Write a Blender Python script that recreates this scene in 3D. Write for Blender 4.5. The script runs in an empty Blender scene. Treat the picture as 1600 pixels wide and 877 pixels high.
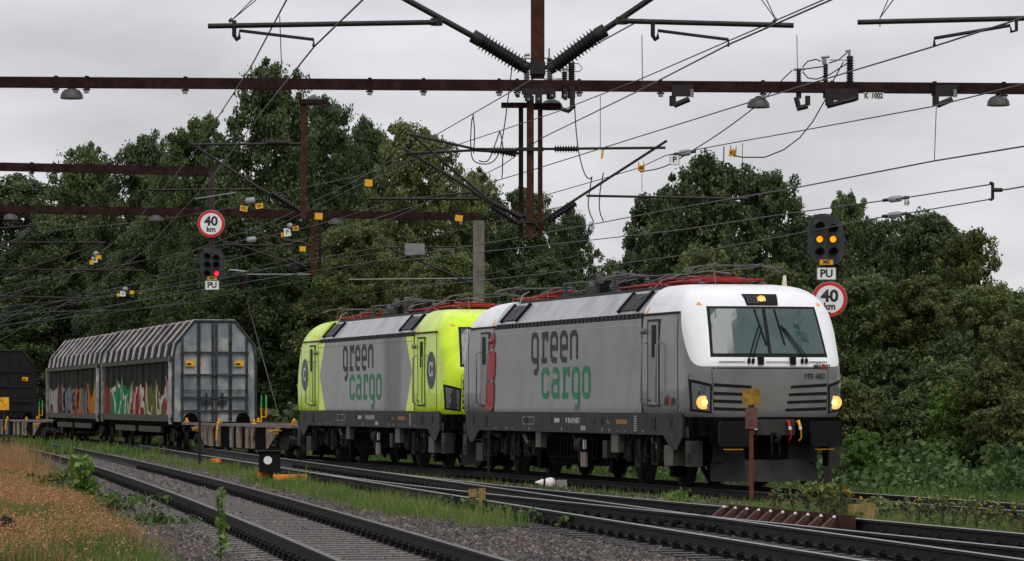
import bpy, math, random
import numpy as np
from mathutils import Vector, Matrix
R = math.radians
random.seed(7); rng = np.random.default_rng(11)
S = bpy.context.scene
COL = S.collection
# ---------------- camera, sky, sun, exposure ----------------
F, HY, CH = 5780.0, 631.5, 1.57          # focal length (photo pixels), horizon row, eye height
cd = bpy.data.cameras.new('camera'); cam = bpy.data.objects.new('camera', cd); COL.objects.link(cam)
cam.location = (0, 0, CH); cam.rotation_euler = (R(90), 0, 0)
cd.sensor_width = 36; cd.lens = 36 * F / 1600; cd.shift_y = (HY - 438.5) / 1600
cd.clip_end = 3000; cd.clip_start = 0.5
S.camera = cam
S.view_settings.view_transform = 'Standard'; S.view_settings.look = 'None'
S.view_settings.exposure = 0.0; S.view_settings.gamma = 1
W = bpy.data.worlds.new('World'); S.world = W; W.use_nodes = True
wn, wl = W.node_tree.nodes, W.node_tree.links
wn.clear()
wo = wn.new('ShaderNodeOutputWorld'); bg = wn.new('ShaderNodeBackground')
sky = wn.new('ShaderNodeTexSky'); sky.sky_type = 'NISHITA'; sky.sun_disc = False
SUN_EL, SUN_AZ = R(48), R(168)
sky.sun_elevation = SUN_EL; sky.sun_rotation = SUN_AZ; sky.air_density = 2.0; sky.dust_density = 6.0
tc = wn.new('ShaderNodeTexCoord'); sx = wn.new('ShaderNodeSeparateXYZ')
wl.new(tc.outputs['Generated'], sx.inputs[0])
mr = wn.new('ShaderNodeMapRange'); mr.inputs['From Min'].default_value = -0.02; mr.inputs['From Max'].default_value = 0.75
wl.new(sx.outputs['Z'], mr.inputs['Value'])
gr = wn.new('ShaderNodeValToRGB')       # overcast: zenith brighter than the horizon
em_ = gr.color_ramp.elements.new(.15); em_.color = (5.5, 5.55, 5.9, 1)
gr.color_ramp.elements[0].color = (7.0, 7.0, 7.1, 1); gr.color_ramp.elements[0].position = 0
gr.color_ramp.elements[-1].color = (9.0, 9.1, 9.6, 1); gr.color_ramp.elements[-1].position = 1
wl.new(mr.outputs[0], gr.inputs[0])
mp = wn.new('ShaderNodeMapping'); mp.inputs['Scale'].default_value = (5, 5, 17)
nz = wn.new('ShaderNodeTexNoise'); nz.inputs['Scale'].default_value = 1.6; nz.inputs['Detail'].default_value = 5; nz.inputs['Roughness'].default_value = .5
wl.new(tc.outputs['Generated'], mp.inputs[0]); wl.new(mp.outputs[0], nz.inputs['Vector'])
cr = wn.new('ShaderNodeMapRange'); cr.inputs['From Min'].default_value = .3; cr.inputs['From Max'].default_value = .7
cr.inputs['To Min'].default_value = .76; cr.inputs['To Max'].default_value = 1.2
wl.new(nz.outputs['Fac'], cr.inputs['Value'])
mul = wn.new('ShaderNodeVectorMath'); mul.operation = 'SCALE'
wl.new(gr.outputs[0], mul.inputs[0]); wl.new(cr.outputs[0], mul.inputs['Scale'])
mx = wn.new('ShaderNodeMix'); mx.data_type = 'RGBA'; mx.inputs['Factor'].default_value = 0.95
wl.new(sky.outputs[0], mx.inputs['A']); wl.new(mul.outputs[0], mx.inputs['B'])
wl.new(mx.outputs['Result'], bg.inputs['Color']); bg.inputs['Strength'].default_value = 0.128
wl.new(bg.outputs[0], wo.inputs[0])
sl = bpy.data.lights.new('sun', 'SUN'); sl.energy = 0.95; sl.angle = R(30); sl.color = (1, .97, .93)
sun = bpy.data.objects.new('sun', sl); COL.objects.link(sun)
sd = Vector((math.sin(SUN_AZ) * math.cos(SUN_EL), math.cos(SUN_AZ) * math.cos(SUN_EL), math.sin(SUN_EL)))
sun.rotation_euler = sd.to_track_quat('Z', 'Y').to_euler(); sun.location = (0, 0, 60)
S.render.engine = 'CYCLES'
S.cycles.max_bounces = 5; S.cycles.diffuse_bounces = 2; S.cycles.glossy_bounces = 3; S.cycles.transparent_max_bounces = 8
S.cycles.transmission_bounces = 3

# ---------------- helpers ----------------
def P(px, py, Y):                        # a real place at distance Y
    return Vector(((px - 800) / F * Y, Y, CH - (py - HY) / F * Y))
def GX(px, py, z=0.0):
    Y = F * (CH - z) / (py - HY)
    return ((px - 800) / F * Y, Y)
_mats = {}
def mat(name, col, rough=.6, var=.25, scale=6, metal=0, bump=0, bscale=40, coat=0, emit=None, estr=0, streak=0, spec=.3, dirt=None, dscale=3, dlo=.5, dhi=.7):
    if name in _mats: return _mats[name]
    m = bpy.data.materials.new(name); m.use_nodes = True; _mats[name] = m
    n, l = m.node_tree.nodes, m.node_tree.links
    b = n['Principled BSDF']; b.inputs['Roughness'].default_value = rough; b.inputs['Metallic'].default_value = metal
    b.inputs['Specular IOR Level'].default_value = spec; b.inputs['Coat Weight'].default_value = coat
    t = n.new('ShaderNodeTexCoord')
    z = n.new('ShaderNodeTexNoise'); z.inputs['Scale'].default_value = scale; z.inputs['Detail'].default_value = 6
    src = t.outputs['Object']
    if streak:
        q = n.new('ShaderNodeMapping'); q.inputs['Scale'].default_value = (1, 1, 1 / streak); l.new(src, q.inputs[0]); l.new(q.outputs[0], z.inputs['Vector'])
    else: l.new(src, z.inputs['Vector'])
    k = n.new('ShaderNodeMapRange'); k.inputs['From Min'].default_value = .3; k.inputs['From Max'].default_value = .7
    k.inputs['To Min'].default_value = 1 - var; k.inputs['To Max'].default_value = 1 + var
    l.new(z.outputs['Fac'], k.inputs['Value'])
    v = n.new('ShaderNodeVectorMath'); v.operation = 'SCALE'; v.inputs[0].default_value = col[:3]
    l.new(k.outputs[0], v.inputs['Scale']); out = v.outputs[0]
    if dirt:
        z2 = n.new('ShaderNodeTexNoise'); z2.inputs['Scale'].default_value = dscale; z2.inputs['Detail'].default_value = 8; z2.inputs['Roughness'].default_value = .65
        l.new(src, z2.inputs['Vector'])
        k2 = n.new('ShaderNodeMapRange'); k2.inputs['From Min'].default_value = dlo; k2.inputs['From Max'].default_value = dhi
        l.new(z2.outputs['Fac'], k2.inputs['Value'])
        mm = n.new('ShaderNodeMix'); mm.data_type = 'RGBA'; l.new(k2.outputs[0], mm.inputs['Factor'])
        l.new(out, mm.inputs['A']); mm.inputs['B'].default_value = (*dirt, 1); out = mm.outputs['Result']
    l.new(out, b.inputs['Base Color'])
    if bump:
        z3 = n.new('ShaderNodeTexNoise'); z3.inputs['Scale'].default_value = bscale; z3.inputs['Detail'].default_value = 4
        l.new(src, z3.inputs['Vector'])
        bp = n.new('ShaderNodeBump'); bp.inputs['Strength'].default_value = bump; bp.inputs['Distance'].default_value = .02
        l.new(z3.outputs['Fac'], bp.inputs['Height']); l.new(bp.outputs[0], b.inputs['Normal'])
    if emit:
        b.inputs['Emission Color'].default_value = (*emit, 1); b.inputs['Emission Strength'].default_value = estr
    return m

class MB:
    def __init__(s): s.v = []; s.f = []; s.m = []; s.sm = []
    def add(s, vs, fs, mi=0, smooth=False):
        o = len(s.v); s.v += [tuple(x) for x in vs]
        for f in fs: s.f.append(tuple(i + o for i in f)); s.m.append(mi); s.sm.append(smooth)
        return s
    def box(s, x0, x1, y0, y1, z0, z1, mi=0, M=None):
        vs = [Vector((x, y, z)) for z in (z0, z1) for y in (y0, y1) for x in (x0, x1)]
        if M: vs = [M @ v for v in vs]
        return s.add(vs, [(0, 2, 3, 1), (4, 5, 7, 6), (0, 1, 5, 4), (2, 6, 7, 3), (0, 4, 6, 2), (1, 3, 7, 5)], mi)
    def tube(s, pts, r, n=6, mi=0, cap=True, sm=True):
        pts = [Vector(p) for p in pts]; rs = r if isinstance(r, (list, tuple)) else [r] * len(pts)
        rings = []; pu = None
        for i, p in enumerate(pts):
            d = (pts[min(i + 1, len(pts) - 1)] - pts[max(i - 1, 0)])
            if d.length < 1e-9: d = Vector((0, 0, 1))
            d.normalize()
            u = d.cross(Vector((0, 0, 1))) if pu is None else pu - d * pu.dot(d)
            if u.length < 1e-3: u = d.cross(Vector((1, 0, 0)))
            u.normalize(); pu = u; w = d.cross(u)
            rings.append([p + (u * math.cos(a) + w * math.sin(a)) * rs[i] for a in [2 * math.pi * k / n for k in range(n)]])
        vs = [q for g in rings for q in g]; fs = []
        for i in range(len(pts) - 1):
            for k in range(n):
                a, b = i * n + k, i * n + (k + 1) % n
                fs.append((a, a + n, b + n, b))
        s.add(vs, fs, mi, sm)
        if cap:
            s.add(rings[0], [tuple(range(n))], mi); s.add(rings[-1], [tuple(reversed(range(n)))], mi)
        return s
    def cyl(s, a, b, r, n=16, mi=0, r2=None): return s.tube([a, b], [r, r if r2 is None else r2], n, mi)
    def lathe(s, prof, base, axis=(0, 0, 1), n=16, mi=0):
        ax = Vector(axis).normalized(); base = Vector(base)
        return s.tube([base + ax * h for h, r in prof], [max(r, .0005) for h, r in prof], n, mi)
    def prism(s, poly, a0, a1, axis='y', mi=0):
        def f(u, w, t):
            return {'y': (u, t, w), 'x': (t, u, w), 'z': (u, w, t)}[axis]
        n = len(poly)
        vs = [f(u, w, a0) for u, w in poly] + [f(u, w, a1) for u, w in poly]
        return s.add(vs, [tuple(range(n)), tuple(reversed(range(n, 2 * n)))] + [(i, i + n, (i + 1) % n + n, (i + 1) % n) for i in range(n)], mi)
    def grid(s, fn, nu, nv, mi=0, sm=False):
        vs = [fn(i / nu, j / nv) for j in range(nv + 1) for i in range(nu + 1)]
        return s.add(vs, [(j * (nu + 1) + i, j * (nu + 1) + i + 1, (j + 1) * (nu + 1) + i + 1, (j + 1) * (nu + 1) + i) for j in range(nv) for i in range(nu)], mi, sm)
    def build(s, name, mats, parent=None, label=None, kind=None, fix=True):
        me = bpy.data.meshes.new(name); me.from_pydata(s.v, [], s.f); 
        mats = mats if isinstance(mats, (list, tuple)) else [mats]
        for m in mats: me.materials.append(m)
        me.polygons.foreach_set('material_index', s.m); me.polygons.foreach_set('use_smooth', s.sm)
        me.update()
        if fix:
            import bmesh
            bm = bmesh.new(); bm.from_mesh(me); bmesh.ops.recalc_face_normals(bm, faces=bm.faces); bm.to_mesh(me); bm.free()
        o = bpy.data.objects.new(name, me); COL.objects.link(o)
        if parent: o.parent = parent
        if label: o['label'] = label
        if kind: o['kind'] = kind
        return o
def thing(name, label, cat, loc=(0, 0, 0), rz=0, group=None):
    o = bpy.data.objects.new(name, None); COL.objects.link(o); o.empty_display_size = .3
    o.location = loc; o.rotation_euler = (0, 0, rz); o['label'] = label; o['category'] = cat
    if group: o['group'] = group
    return o
def tag(o, label, cat, group=None):
    o['label'] = label; o['category'] = cat
    if group: o['group'] = group
    return o
def copy_tree(o, parent=None):
    c = o.copy(); COL.objects.link(c); c.parent = parent
    for ch in list(o.children): copy_tree(ch, c)
    return c
def frame(o, xd, up, nd):                 # 4x4 from origin and axes
    return Matrix(((xd[0], up[0], nd[0], o[0]), (xd[1], up[1], nd[1], o[1]), (xd[2], up[2], nd[2], o[2]), (0, 0, 0, 1)))
def text(name, s, size, o, xd, up, m, parent, align='CENTER', ex=.002, sx_=1.0, bold=0, label=None):
    c = bpy.data.curves.new('t', 'FONT'); c.body = s; c.size = size; c.align_x = align; c.align_y = 'CENTER'; c.offset = bold; c.resolution_u = 3
    t = bpy.data.objects.new('t', c); COL.objects.link(t)
    bpy.context.view_layer.update()
    me0 = t.evaluated_get(bpy.context.evaluated_depsgraph_get()).to_mesh()
    vs = [v.co.copy() for v in me0.vertices]; fs = [tuple(p.vertices) for p in me0.polygons]
    bpy.data.objects.remove(t); bpy.data.curves.remove(c)
    xd, up = Vector(xd).normalized(), Vector(up).normalized(); nd = xd.cross(up); M = frame(Vector(o) + nd * ex, xd, up, nd)
    b = MB(); b.add([M @ Vector((v.x * sx_, v.y, 0)) for v in vs], fs)
    return b.build(name, m, parent, label, fix=False)
def ribbon(b, pts, w, M, off, mi=0):      # mitred flat stroke in a local plane
    n = len(pts); closed = (pts[0] == pts[-1]); L = []; Rr = []
    pp = [Vector((p[0], p[1])) for p in pts]
    for i in range(n):
        if closed: a, c = pp[(i - 1) % (n - 1)], pp[(i + 1) % (n - 1)] if i < n - 1 else pp[1]
        else: a, c = pp[max(i - 1, 0)], pp[min(i + 1, n - 1)]
        d1 = (pp[i] - a); d2 = (c - pp[i])
        if d1.length < 1e-9: d1 = d2
        if d2.length < 1e-9: d2 = d1
        d1.normalize(); d2.normalize(); n1 = Vector((-d1.y, d1.x)); n2 = Vector((-d2.y, d2.x))
        m_ = n1 + n2; m_.normalize(); k = w / 2 / max(.5, m_.dot(n1))
        L.append(pp[i] + m_ * k); Rr.append(pp[i] - m_ * k)
    vs = [M @ Vector((q.x, q.y, off)) for q in L + Rr]
    b.add(vs, [(i, i + 1, n + i + 1, n + i) for i in range(n - 1)], mi)

# materials
RUST = mat('rusty_steel', (.027, .012, .011), .85, .5, 5, spec=.1, dirt=(.011, .009, .009), dscale=8, bump=.3)
RUSTL = mat('bright_rust_post', (.06, .024, .016), .85, .35, 9, spec=.1, dirt=(.03, .018, .014), dscale=6)
RAILS = mat('rail_side', (.014, .011, .008), .65, .4, 7, spec=.15, bump=.3)
RAILT = mat('rail_head_wet', (.23, .225, .22), .33, .35, 9, metal=.9)
RAILD = mat('rail_head_dull', (.07, .06, .05), .45, .35, 6, metal=.3, dirt=(.03, .025, .018), dscale=5)
SLEEP = mat('wet_concrete_sleeper', (.085, .070, .062), .5, .35, 12, bump=.4)
WOODS = mat('tarred_timber', (.018, .015, .013), .55, .4, 10, bump=.4)
CLIP = mat('rail_fastening_steel', (.007, .006, .0055), .6, .3, 20, spec=.1)
ROOFST = mat('weathered_roof_steel', (.085, .085, .082), .5, .4, 9, dirt=(.03, .028, .026), dscale=7)
STEEL = mat('galvanised_steel', (.22, .23, .23), .45, .2, 15, metal=.5)
DSTEEL = mat('dark_steel_tube', (.022, .018, .017), .5, .3, 12, metal=.3)
WIRE = mat('catenary_wire', (.05, .05, .052), .45, .1, 4, metal=.3)
INSU = mat('brown_porcelain', (.012, .009, .009), .4, .3, 12)
GINSU = mat('grey_porcelain', (.10, .11, .11), .35, .2, 12)
WHITE = mat('white_sign', (.75, .75, .74), .4, .05, 5)
RED = mat('red_sign', (.55, .02, .02), .4, .05, 5)
BLACKP = mat('black_paint', (.007, .007, .008), .5, .15, 8, spec=.12)
YTAG = mat('yellow_tag', (.75, .36, .015), .5, .1, 20)
YEL = mat('yellow_safety_paint', (.7, .33, .01), .5, .25, 9, dirt=(.08, .05, .02), dscale=7, dlo=.55, dhi=.7)
UNDER = mat('black_underframe', (.0045, .0043, .004), .8, .4, 6, spec=.02)
UNDER2 = mat('grimy_underframe', (.021, .019, .017), .75, .5, 8, spec=.1)
MOSSW = mat('mossy_wood', (.24, .17, .06), .8, .4, 12, dirt=(.08, .09, .02), dscale=9, streak=4, bump=.4)
GLASS = mat('tinted_glass', (.03, .065, .062), .06, .25, 1.2, spec=.6)
RUBBER = mat('black_rubber', (.008, .008, .008), .6, .1, 8, spec=.15)
# ---------------- track geometry ----------------
ZN = 0.16                                 # rail top of the three near tracks (train track is 0)
def fitline(pts, deg, z=ZN):
    g = np.array([GX(x, y, z) for x, y in pts]); return np.polyfit(g[:, 1], g[:, 0], deg)
cL = fitline([(89, 711), (200, 745), (337.5, 793.6), (400, 822), (535.6, 877)], 2)
cT = fitline([(424, 729.4), (580, 751), (759, 780.8), (1000, 818.6), (1200, 851.4), (1343.6, 877)], 1)
gf = [GX(x, y, ZN) for x, y in [(740, 755), (1000, 779.6), (1139, 792.8), (1400, 814.5), (1600, 833.6)]]
gn = [GX(x, y, ZN) for x, y in [(759, 771.7), (1000, 795.6), (1147.7, 811.7), (1400, 835.7), (1600, 857.5)]]
nf = np.polyfit([p[1] for p in gf], [p[0] for p in gf], 1); nn = np.polyfit([p[1] for p in gn], [p[0] for p in gn], 1)
def line_from(co, Y0, Y1, off, step=1.0):  # polyline at a perpendicular offset from the fitted rail
    out = []
    for Y in np.arange(Y0, Y1 + .01, step):
        dx = np.polyval(np.polyder(co), Y) if len(co) > 1 else 0
        n = Vector((1, -dx, 0)).normalized()
        out.append(Vector((np.polyval(co, Y), Y, 0)) + n * off)
    return out
G2 = 0.75
def TX(Y): return np.polyval(cT, Y) + G2 * 1.014
def LX(Y): return np.polyval(cL, Y) + G2 * 1.013
# diverging track: straight at the train's angle, bent into T by an arc behind the crossing
sS = (nf[0] + nn[0]) / 2; s0 = (np.polyval(nf, 50) + np.polyval(nn, 50)) / 2
def SXs(Y): return s0 + sS * (Y - 50)
Ym = [y for y in np.arange(40, 120, .25) if SXs(y) <= TX(y)][0]     # where straight S would meet T
La = 13.0
def SX(Y):
    Y = np.asarray(Y, float)
    mid = SXs(Ym - La) + sS * (Y - Ym + La) + (cT[0] - sS) * (Y - Ym + La) ** 2 / (4 * La)
    r = np.where(Y <= Ym - La, SXs(Y), np.where(Y >= Ym + La, TX(Y), mid))
    return r if r.ndim else float(r)
def TRX(Y):
    Y = np.asarray(Y, float); a = 2.48 + (76.42 - 122) * .2633
    r = np.where(Y <= 122, 2.48 + (76.42 - Y) * .2633, np.where(Y <= 166, a - (Y - 122) * .225, a - 44 * .225 - (Y - 166) * .295))
    return r if r.ndim else float(r)
def sstep(a, b, t): t = np.clip((t - a) / (b - a), 0, 1); return t * t * (3 - 2 * t)
def terr_v(x, y):
    d = (x - TRX(y)) * .967
    z = np.where(d < 0, -.22 + .15 * sstep(-1.9, -3.0, d), -.22 - .16 * sstep(2.0, 4.5, d))
    dl = LX(np.minimum(y, 130)) - x
    z = z + (.10 * sstep(1.9, 3.0, dl) + .22 * sstep(2.6, 6.0, dl)) * (1 - sstep(100, 128, y))
    return z - .1 * sstep(110, 160, y) * (d < -2.6)
def terr(x, y): return float(terr_v(np.float64(x), np.float64(y)))


def path_of(fx, Y0, Y1, off=0.0, step=1.0, z=0.0):
    out = []
    for Y in np.arange(Y0, Y1 + 1e-6, step):
        dx = (fx(Y + .1) - fx(Y - .1)) / .2; n = Vector((1, -dx, 0)).normalized()
        out.append(Vector((fx(Y), Y, z)) + n * off)
    return out
RP = [(-.075, -.172), (.075, -.172), (.075, -.158), (.012, -.14), (.010, -.045), (.036, -.034), (.036, -.004), (.022, 0), (-.022, 0), (-.036, -.004), (-.036, -.034), (-.010, -.045), (-.012, -.14), (-.075, -.158)]
def rail_mb(path, b=None, prof=RP):
    b = b or MB(); n = len(prof); vs = []
    for i, p in enumerate(path):
        d = path[min(i + 1, len(path) - 1)] - path[max(i - 1, 0)]; d.normalize(); r = Vector((d.y, -d.x, 0))
        for u, w in prof: vs.append(p + r * u + Vector((0, 0, w)))
    fs = []; ms = []
    for i in range(len(path) - 1):
        for k in range(n):
            a, c = i * n + k, i * n + (k + 1) % n; fs.append((a, c, c + n, a + n)); ms.append(1 if prof is RP and 6 <= k <= 8 else 0)
    o = len(b.f); b.add(vs, fs)
    for i, m_ in enumerate(ms): b.m[o + i] = m_
    b.add([vs[k] for k in range(n)], [tuple(range(n))]); b.add([vs[-n + k] for k in range(n)], [tuple(range(n))])
    return b
def sleeper_proto(length, mt, parent, pos, ang, rails, wood=False):
    b = MB(); w = .13; h = length / 2
    if wood: b.box(-h, h, -w, w, -.2, 0)
    else:
        b.prism([(-h, -.16), (h, -.16), (h, -.02), (h - .55, .0), (.45, -.008), (-.45, -.008), (-h + .55, .0), (-h, -.02)], -w, w, 'y')
    s = b.build('sleeper', mt, parent); s.location = pos; s.rotation_euler = (0, 0, ang)
    for r in rails:
        c = clip_mesh_obj(s); c.location = (r, 0, 0)
    return s
_clip = []
def clip_mesh_obj(parent):
    if not _clip:
        b = MB(); b.box(-.17, .17, -.075, .075, -.001, .014)
        for sgn in (-1, 1):
            b.box(sgn * .125 - .04, sgn * .125 + .04, -.06, .06, .014, .045)
            b.cyl((sgn * .12, 0, .045), (sgn * .12, 0, .085), .028, 8)
            b.tube([(sgn * .10, -.055, .04), (sgn * .14, -.055, .065), (sgn * .15, .0, .06), (sgn * .14, .055, .065), (sgn * .10, .055, .04)], .014, 5)
        _clip.append(b.build('rail_fastening', CLIP, parent)); return _clip[0]
    c = _clip[0].copy(); COL.objects.link(c); c.parent = parent; return c
SLY = {}
def lay(t, fx, Y0, Y1, z, step, length, mt, limit, wood=False, ext=None, railx=(-.75, .75)):
    """sleepers from Y0 outwards: the nearest ones are parts of their own, the rest one stuff part"""
    Y = Y0; k = 0; proto = None; rest = MB(); ys_ = SLY.setdefault(fx, [])
    while Y < Y1:
        dx = (fx(Y + .1) - fx(Y - .1)) / .2; ang = math.atan2(-dx, 1)
        pos = Vector((fx(Y), Y, z)); L_ = length; ys_.append(Y)
        if k < limit:
            if proto is None or ext:
                ex = ext(Y) if ext else 0
                if ex:
                    s = sleeper_proto(length + ex, mt, t, pos + Vector((math.cos(ang), math.sin(ang), 0)) * ex / 2, ang, [], wood)
                    for r in (-.75 - ex / 2, .75 - ex / 2, ex / 2 - .75, ex / 2 + .75):
                        c = clip_mesh_obj(s); c.location = (r, 0, 0)
                else: s = sleeper_proto(length, mt, t, pos, ang, railx, wood)
                proto = proto or s
            else:
                s = copy_tree(proto, t); s.location = pos; s.rotation_euler = (0, 0, ang)
        else:
            M = Matrix.Translation(pos) @ Matrix.Rotation(ang, 4, 'Z'); rest.box(-L_ / 2, L_ / 2, -.13, .13, -.2, -.003, 0, M)
        k += 1; Y += step * math.cos(ang)
    if rest.v: rest.build('sleeper', mt, t, kind='stuff')
RZ = -.172
# left track
tL = thing('railway_track', 'left track of two rusty rails on pale concrete sleepers, curving off beside the orange grass', 'railway track', (0, 0, 0))
for off in (-G2, G2):
    rail_mb(path_of(LX, 30, 132, off, 1.0, ZN)).build('rail', [RAILS, RAILD], tL)
lay(tL, LX, 33, 132, ZN + RZ - .004, .6, 2.5, SLEEP, 98)
# middle track and turnout
tT = thing('railway_turnout', 'turnout with crossing rails and dark sleepers in the middle foreground', 'railway points', (0, 0, 0))
for off in (-G2, G2): rail_mb(path_of(TX, 30, 128, off, 1.0, ZN)).build('rail', [RAILS, RAILT], tT)
Yt = Ym + La                              # toe of the blades
for off in (-G2, G2): rail_mb(path_of(SX, 30, Yt - 3.5, off + (.0 if off > 0 else 0), 1.0, ZN + .002)).build('rail', [RAILS, RAILT], tT, 'rail of the diverging track')
lay(tT, TX, 33, 128, ZN + RZ - .006, .62, 2.6, WOODS, 98, True, ext=lambda Y: max(0.0, (SX(Y) - TX(Y))) if 0.05 < SX(Y) - TX(Y) < 2.3 else 0)
b = MB()
Y = 33.3
while SX(Y) - TX(Y) > 2.3:
    dx = sS; ang = math.atan2(-dx, 1); M = Matrix.Translation((SX(Y), Y, ZN + RZ - .007)) @ Matrix.Rotation(ang, 4, 'Z')
    s = sleeper_proto(2.6, WOODS, tT, (SX(Y), Y, ZN + RZ - .007), ang, (-.75, .75), True); Y += .6
# raised check rail with supports, beside the far rail of the diverging track
ct = thing('check_rail', 'rusty brown check rail on a row of ten slanted brackets inside the crossing', 'check rail')
g0, g1 = GX(1139, 792.8, ZN), GX(1347, 812, ZN)
def chk(Y): return SX(Y)
Yc0, Yc1 = g1[1], g0[1]
pa = path_of(SX, Yc0, Yc1, G2 - .13, .5, ZN + .045)
rail_mb(pa, prof=[(-.02, -.19), (.02, -.19), (.02, 0), (-.02, 0)]).build('rail_bar', RUSTL, ct)
for k in range(10):
    Y = Yc1 - (Yc1 - Yc0) * (.06 + .093 * k); p = path_of(SX, Y, Y, G2 - .17, 1, ZN)[0]
    ang = math.atan2(-sS, 1)
    b = MB(); b.prism([(-.26, -.17), (-.10, -.17), (.0, .0), (-.06, .0)], -.03, .03, 'y'); 
    s = b.build('bracket', mat('bracket_rust_pink', (.085, .036, .03), .6, .3, 12), ct); s.location = p; s.rotation_euler = (0, 0, ang)
    b = MB(); b.lathe([(0, .022), (.02, .022), (.03, .012)], (-.03, -.02, .0), n=8); b.build('bolt', mat('bolt_painted_highlight', (.65, .65, .65), .3, .05), s)  # whitish base colour stands in for the highlights on the bolt heads
# train track
tR = thing('railway_track', 'straight track under the freight train, running to the right edge', 'railway track')
for off in (-G2, G2): rail_mb(path_of(TRX, 36, 215, off, 1.5, 0)).build('rail', [RAILS, RAILT], tR)
lay(tR, TRX, 48, 200, RZ - .004, .6, 2.5, WOODS, 70, True)

# ---------------- ground ----------------
def set_attr(me, name, arr, dom='POINT'):
    a = me.attributes.new(name, 'FLOAT', dom); a.data.foreach_set('value', np.asarray(arr, dtype=np.float32))
TRXv, SXv = TRX, SX
def grassy(x, y):
    """0 = ballast, 1 = grown over"""
    d = (x - TRXv(y)) * .967; g = sstep(2.2, 3.2, d)
    dl = (LX(y) - x); g = np.maximum(g, sstep(1.95, 2.6, dl + .018 * (y - 45)))
    dm1, dm2 = x - LX(y), TX(y) - x              # strip between L and T
    g = np.maximum(g, sstep(1.55, 1.75, dm2) * sstep(1.9, 2.5, dm1) * sstep(49, 53, y))
    dt = -d; ds = (x - SXv(y)) * .967
    g = np.maximum(g, .9 * sstep(1.4, 1.75, dt) * sstep(1.15, 1.6, ds))
    g = np.maximum(g, sstep(120, 135, y))
    return g
def heights(X, Y): return terr_v(X, Y)
xs = np.concatenate([np.arange(-70, -26, 4), np.arange(-26, 20, .4), np.arange(20, 80, 4)])
ys = np.concatenate([np.arange(-30, 30, 6), np.arange(30, 130, .5), np.arange(130, 330, 5)])
XX, YY = np.meshgrid(xs, ys)
ZZ = heights(XX, YY) + .012 * rng.standard_normal(XX.shape)
nx, ny = len(xs), len(ys)
vv = np.stack([XX.ravel(), YY.ravel(), ZZ.ravel()], 1)
ii = np.arange(nx * ny).reshape(ny, nx)
ff = np.stack([ii[:-1, :-1].ravel(), ii[:-1, 1:].ravel(), ii[1:, 1:].ravel(), ii[1:, :-1].ravel()], 1)
def np_mesh(name, v, f, mats, parent=None, smooth=False):
    me = bpy.data.meshes.new(name); k = f.shape[1]
    me.vertices.add(len(v)); me.vertices.foreach_set('co', np.ascontiguousarray(v, dtype=np.float32).ravel())
    me.loops.add(f.size); me.loops.foreach_set('vertex_index', np.ascontiguousarray(f, dtype=np.int32).ravel())
    me.polygons.add(len(f)); me.polygons.foreach_set('loop_start', np.arange(0, f.size, k, dtype=np.int32))
    for m in (mats if isinstance(mats, list) else [mats]): me.materials.append(m)
    me.update(calc_edges=True); me.validate()
    if smooth: me.polygons.foreach_set('use_smooth', np.ones(len(f), dtype=bool))
    o = bpy.data.objects.new(name, me); COL.objects.link(o)
    if parent: o.parent = parent
    return o
def ground_mat():
    m = bpy.data.materials.new('ballast_and_turf'); m.use_nodes = True; n, l = m.node_tree.nodes, m.node_tree.links; b = n['Principled BSDF']
    t = n.new('ShaderNodeTexCoord'); v = n.new('ShaderNodeTexVoronoi'); v.inputs['Scale'].default_value = 22; l.new(t.outputs['Object'], v.inputs['Vector'])
    r = n.new('ShaderNodeValToRGB'); e = r.color_ramp.elements; e[0].color = (.012, .011, .011, 1); e[1].color = (.085, .07, .066, 1); x = e.new(.5); x.color = (.035, .027, .026, 1)
    sp = n.new('ShaderNodeSeparateColor'); l.new(v.outputs['Color'], sp.inputs[0]); l.new(sp.outputs[0], r.inputs[0])
    z = n.new('ShaderNodeTexNoise'); z.inputs['Scale'].default_value = 1.6; z.inputs['Detail'].default_value = 8; l.new(t.outputs['Object'], z.inputs['Vector'])
    g = n.new('ShaderNodeValToRGB'); e = g.color_ramp.elements; e[0].color = (.025, .045, .012, 1); e[0].position = .35; e[1].color = (.07, .085, .025, 1); e[1].position = .65
    l.new(z.outputs['Fac'], g.inputs[0])
    a = n.new('ShaderNodeAttribute'); a.attribute_name = 'grass'
    mx_ = n.new('ShaderNodeMix'); mx_.data_type = 'RGBA'; l.new(a.outputs['Fac'], mx_.inputs['Factor']); l.new(r.outputs[0], mx_.inputs['A']); l.new(g.outputs[0], mx_.inputs['B'])
    l.new(mx_.outputs['Result'], b.inputs['Base Color']); b.inputs['Roughness'].default_value = .75
    bp = n.new('ShaderNodeBump'); bp.inputs['Strength'].default_value = .8; bp.inputs['Distance'].default_value = .04; l.new(v.outputs['Distance'], bp.inputs['Height']); l.new(bp.outputs[0], b.inputs['Normal'])
    return m
gm = ground_mat()
gnd = np_mesh('ground', vv, ff, gm, smooth=True); gnd['kind'] = 'structure'
set_attr(gnd.data, 'grass', grassy(XX, YY).ravel())
far = MB(); far.grid(lambda u, v_: (-900 + 1800 * u, -300 + 1900 * v_, -.75), 4, 4); o = far.build('distant_ground', gm); o['kind'] = 'structure'

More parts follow.
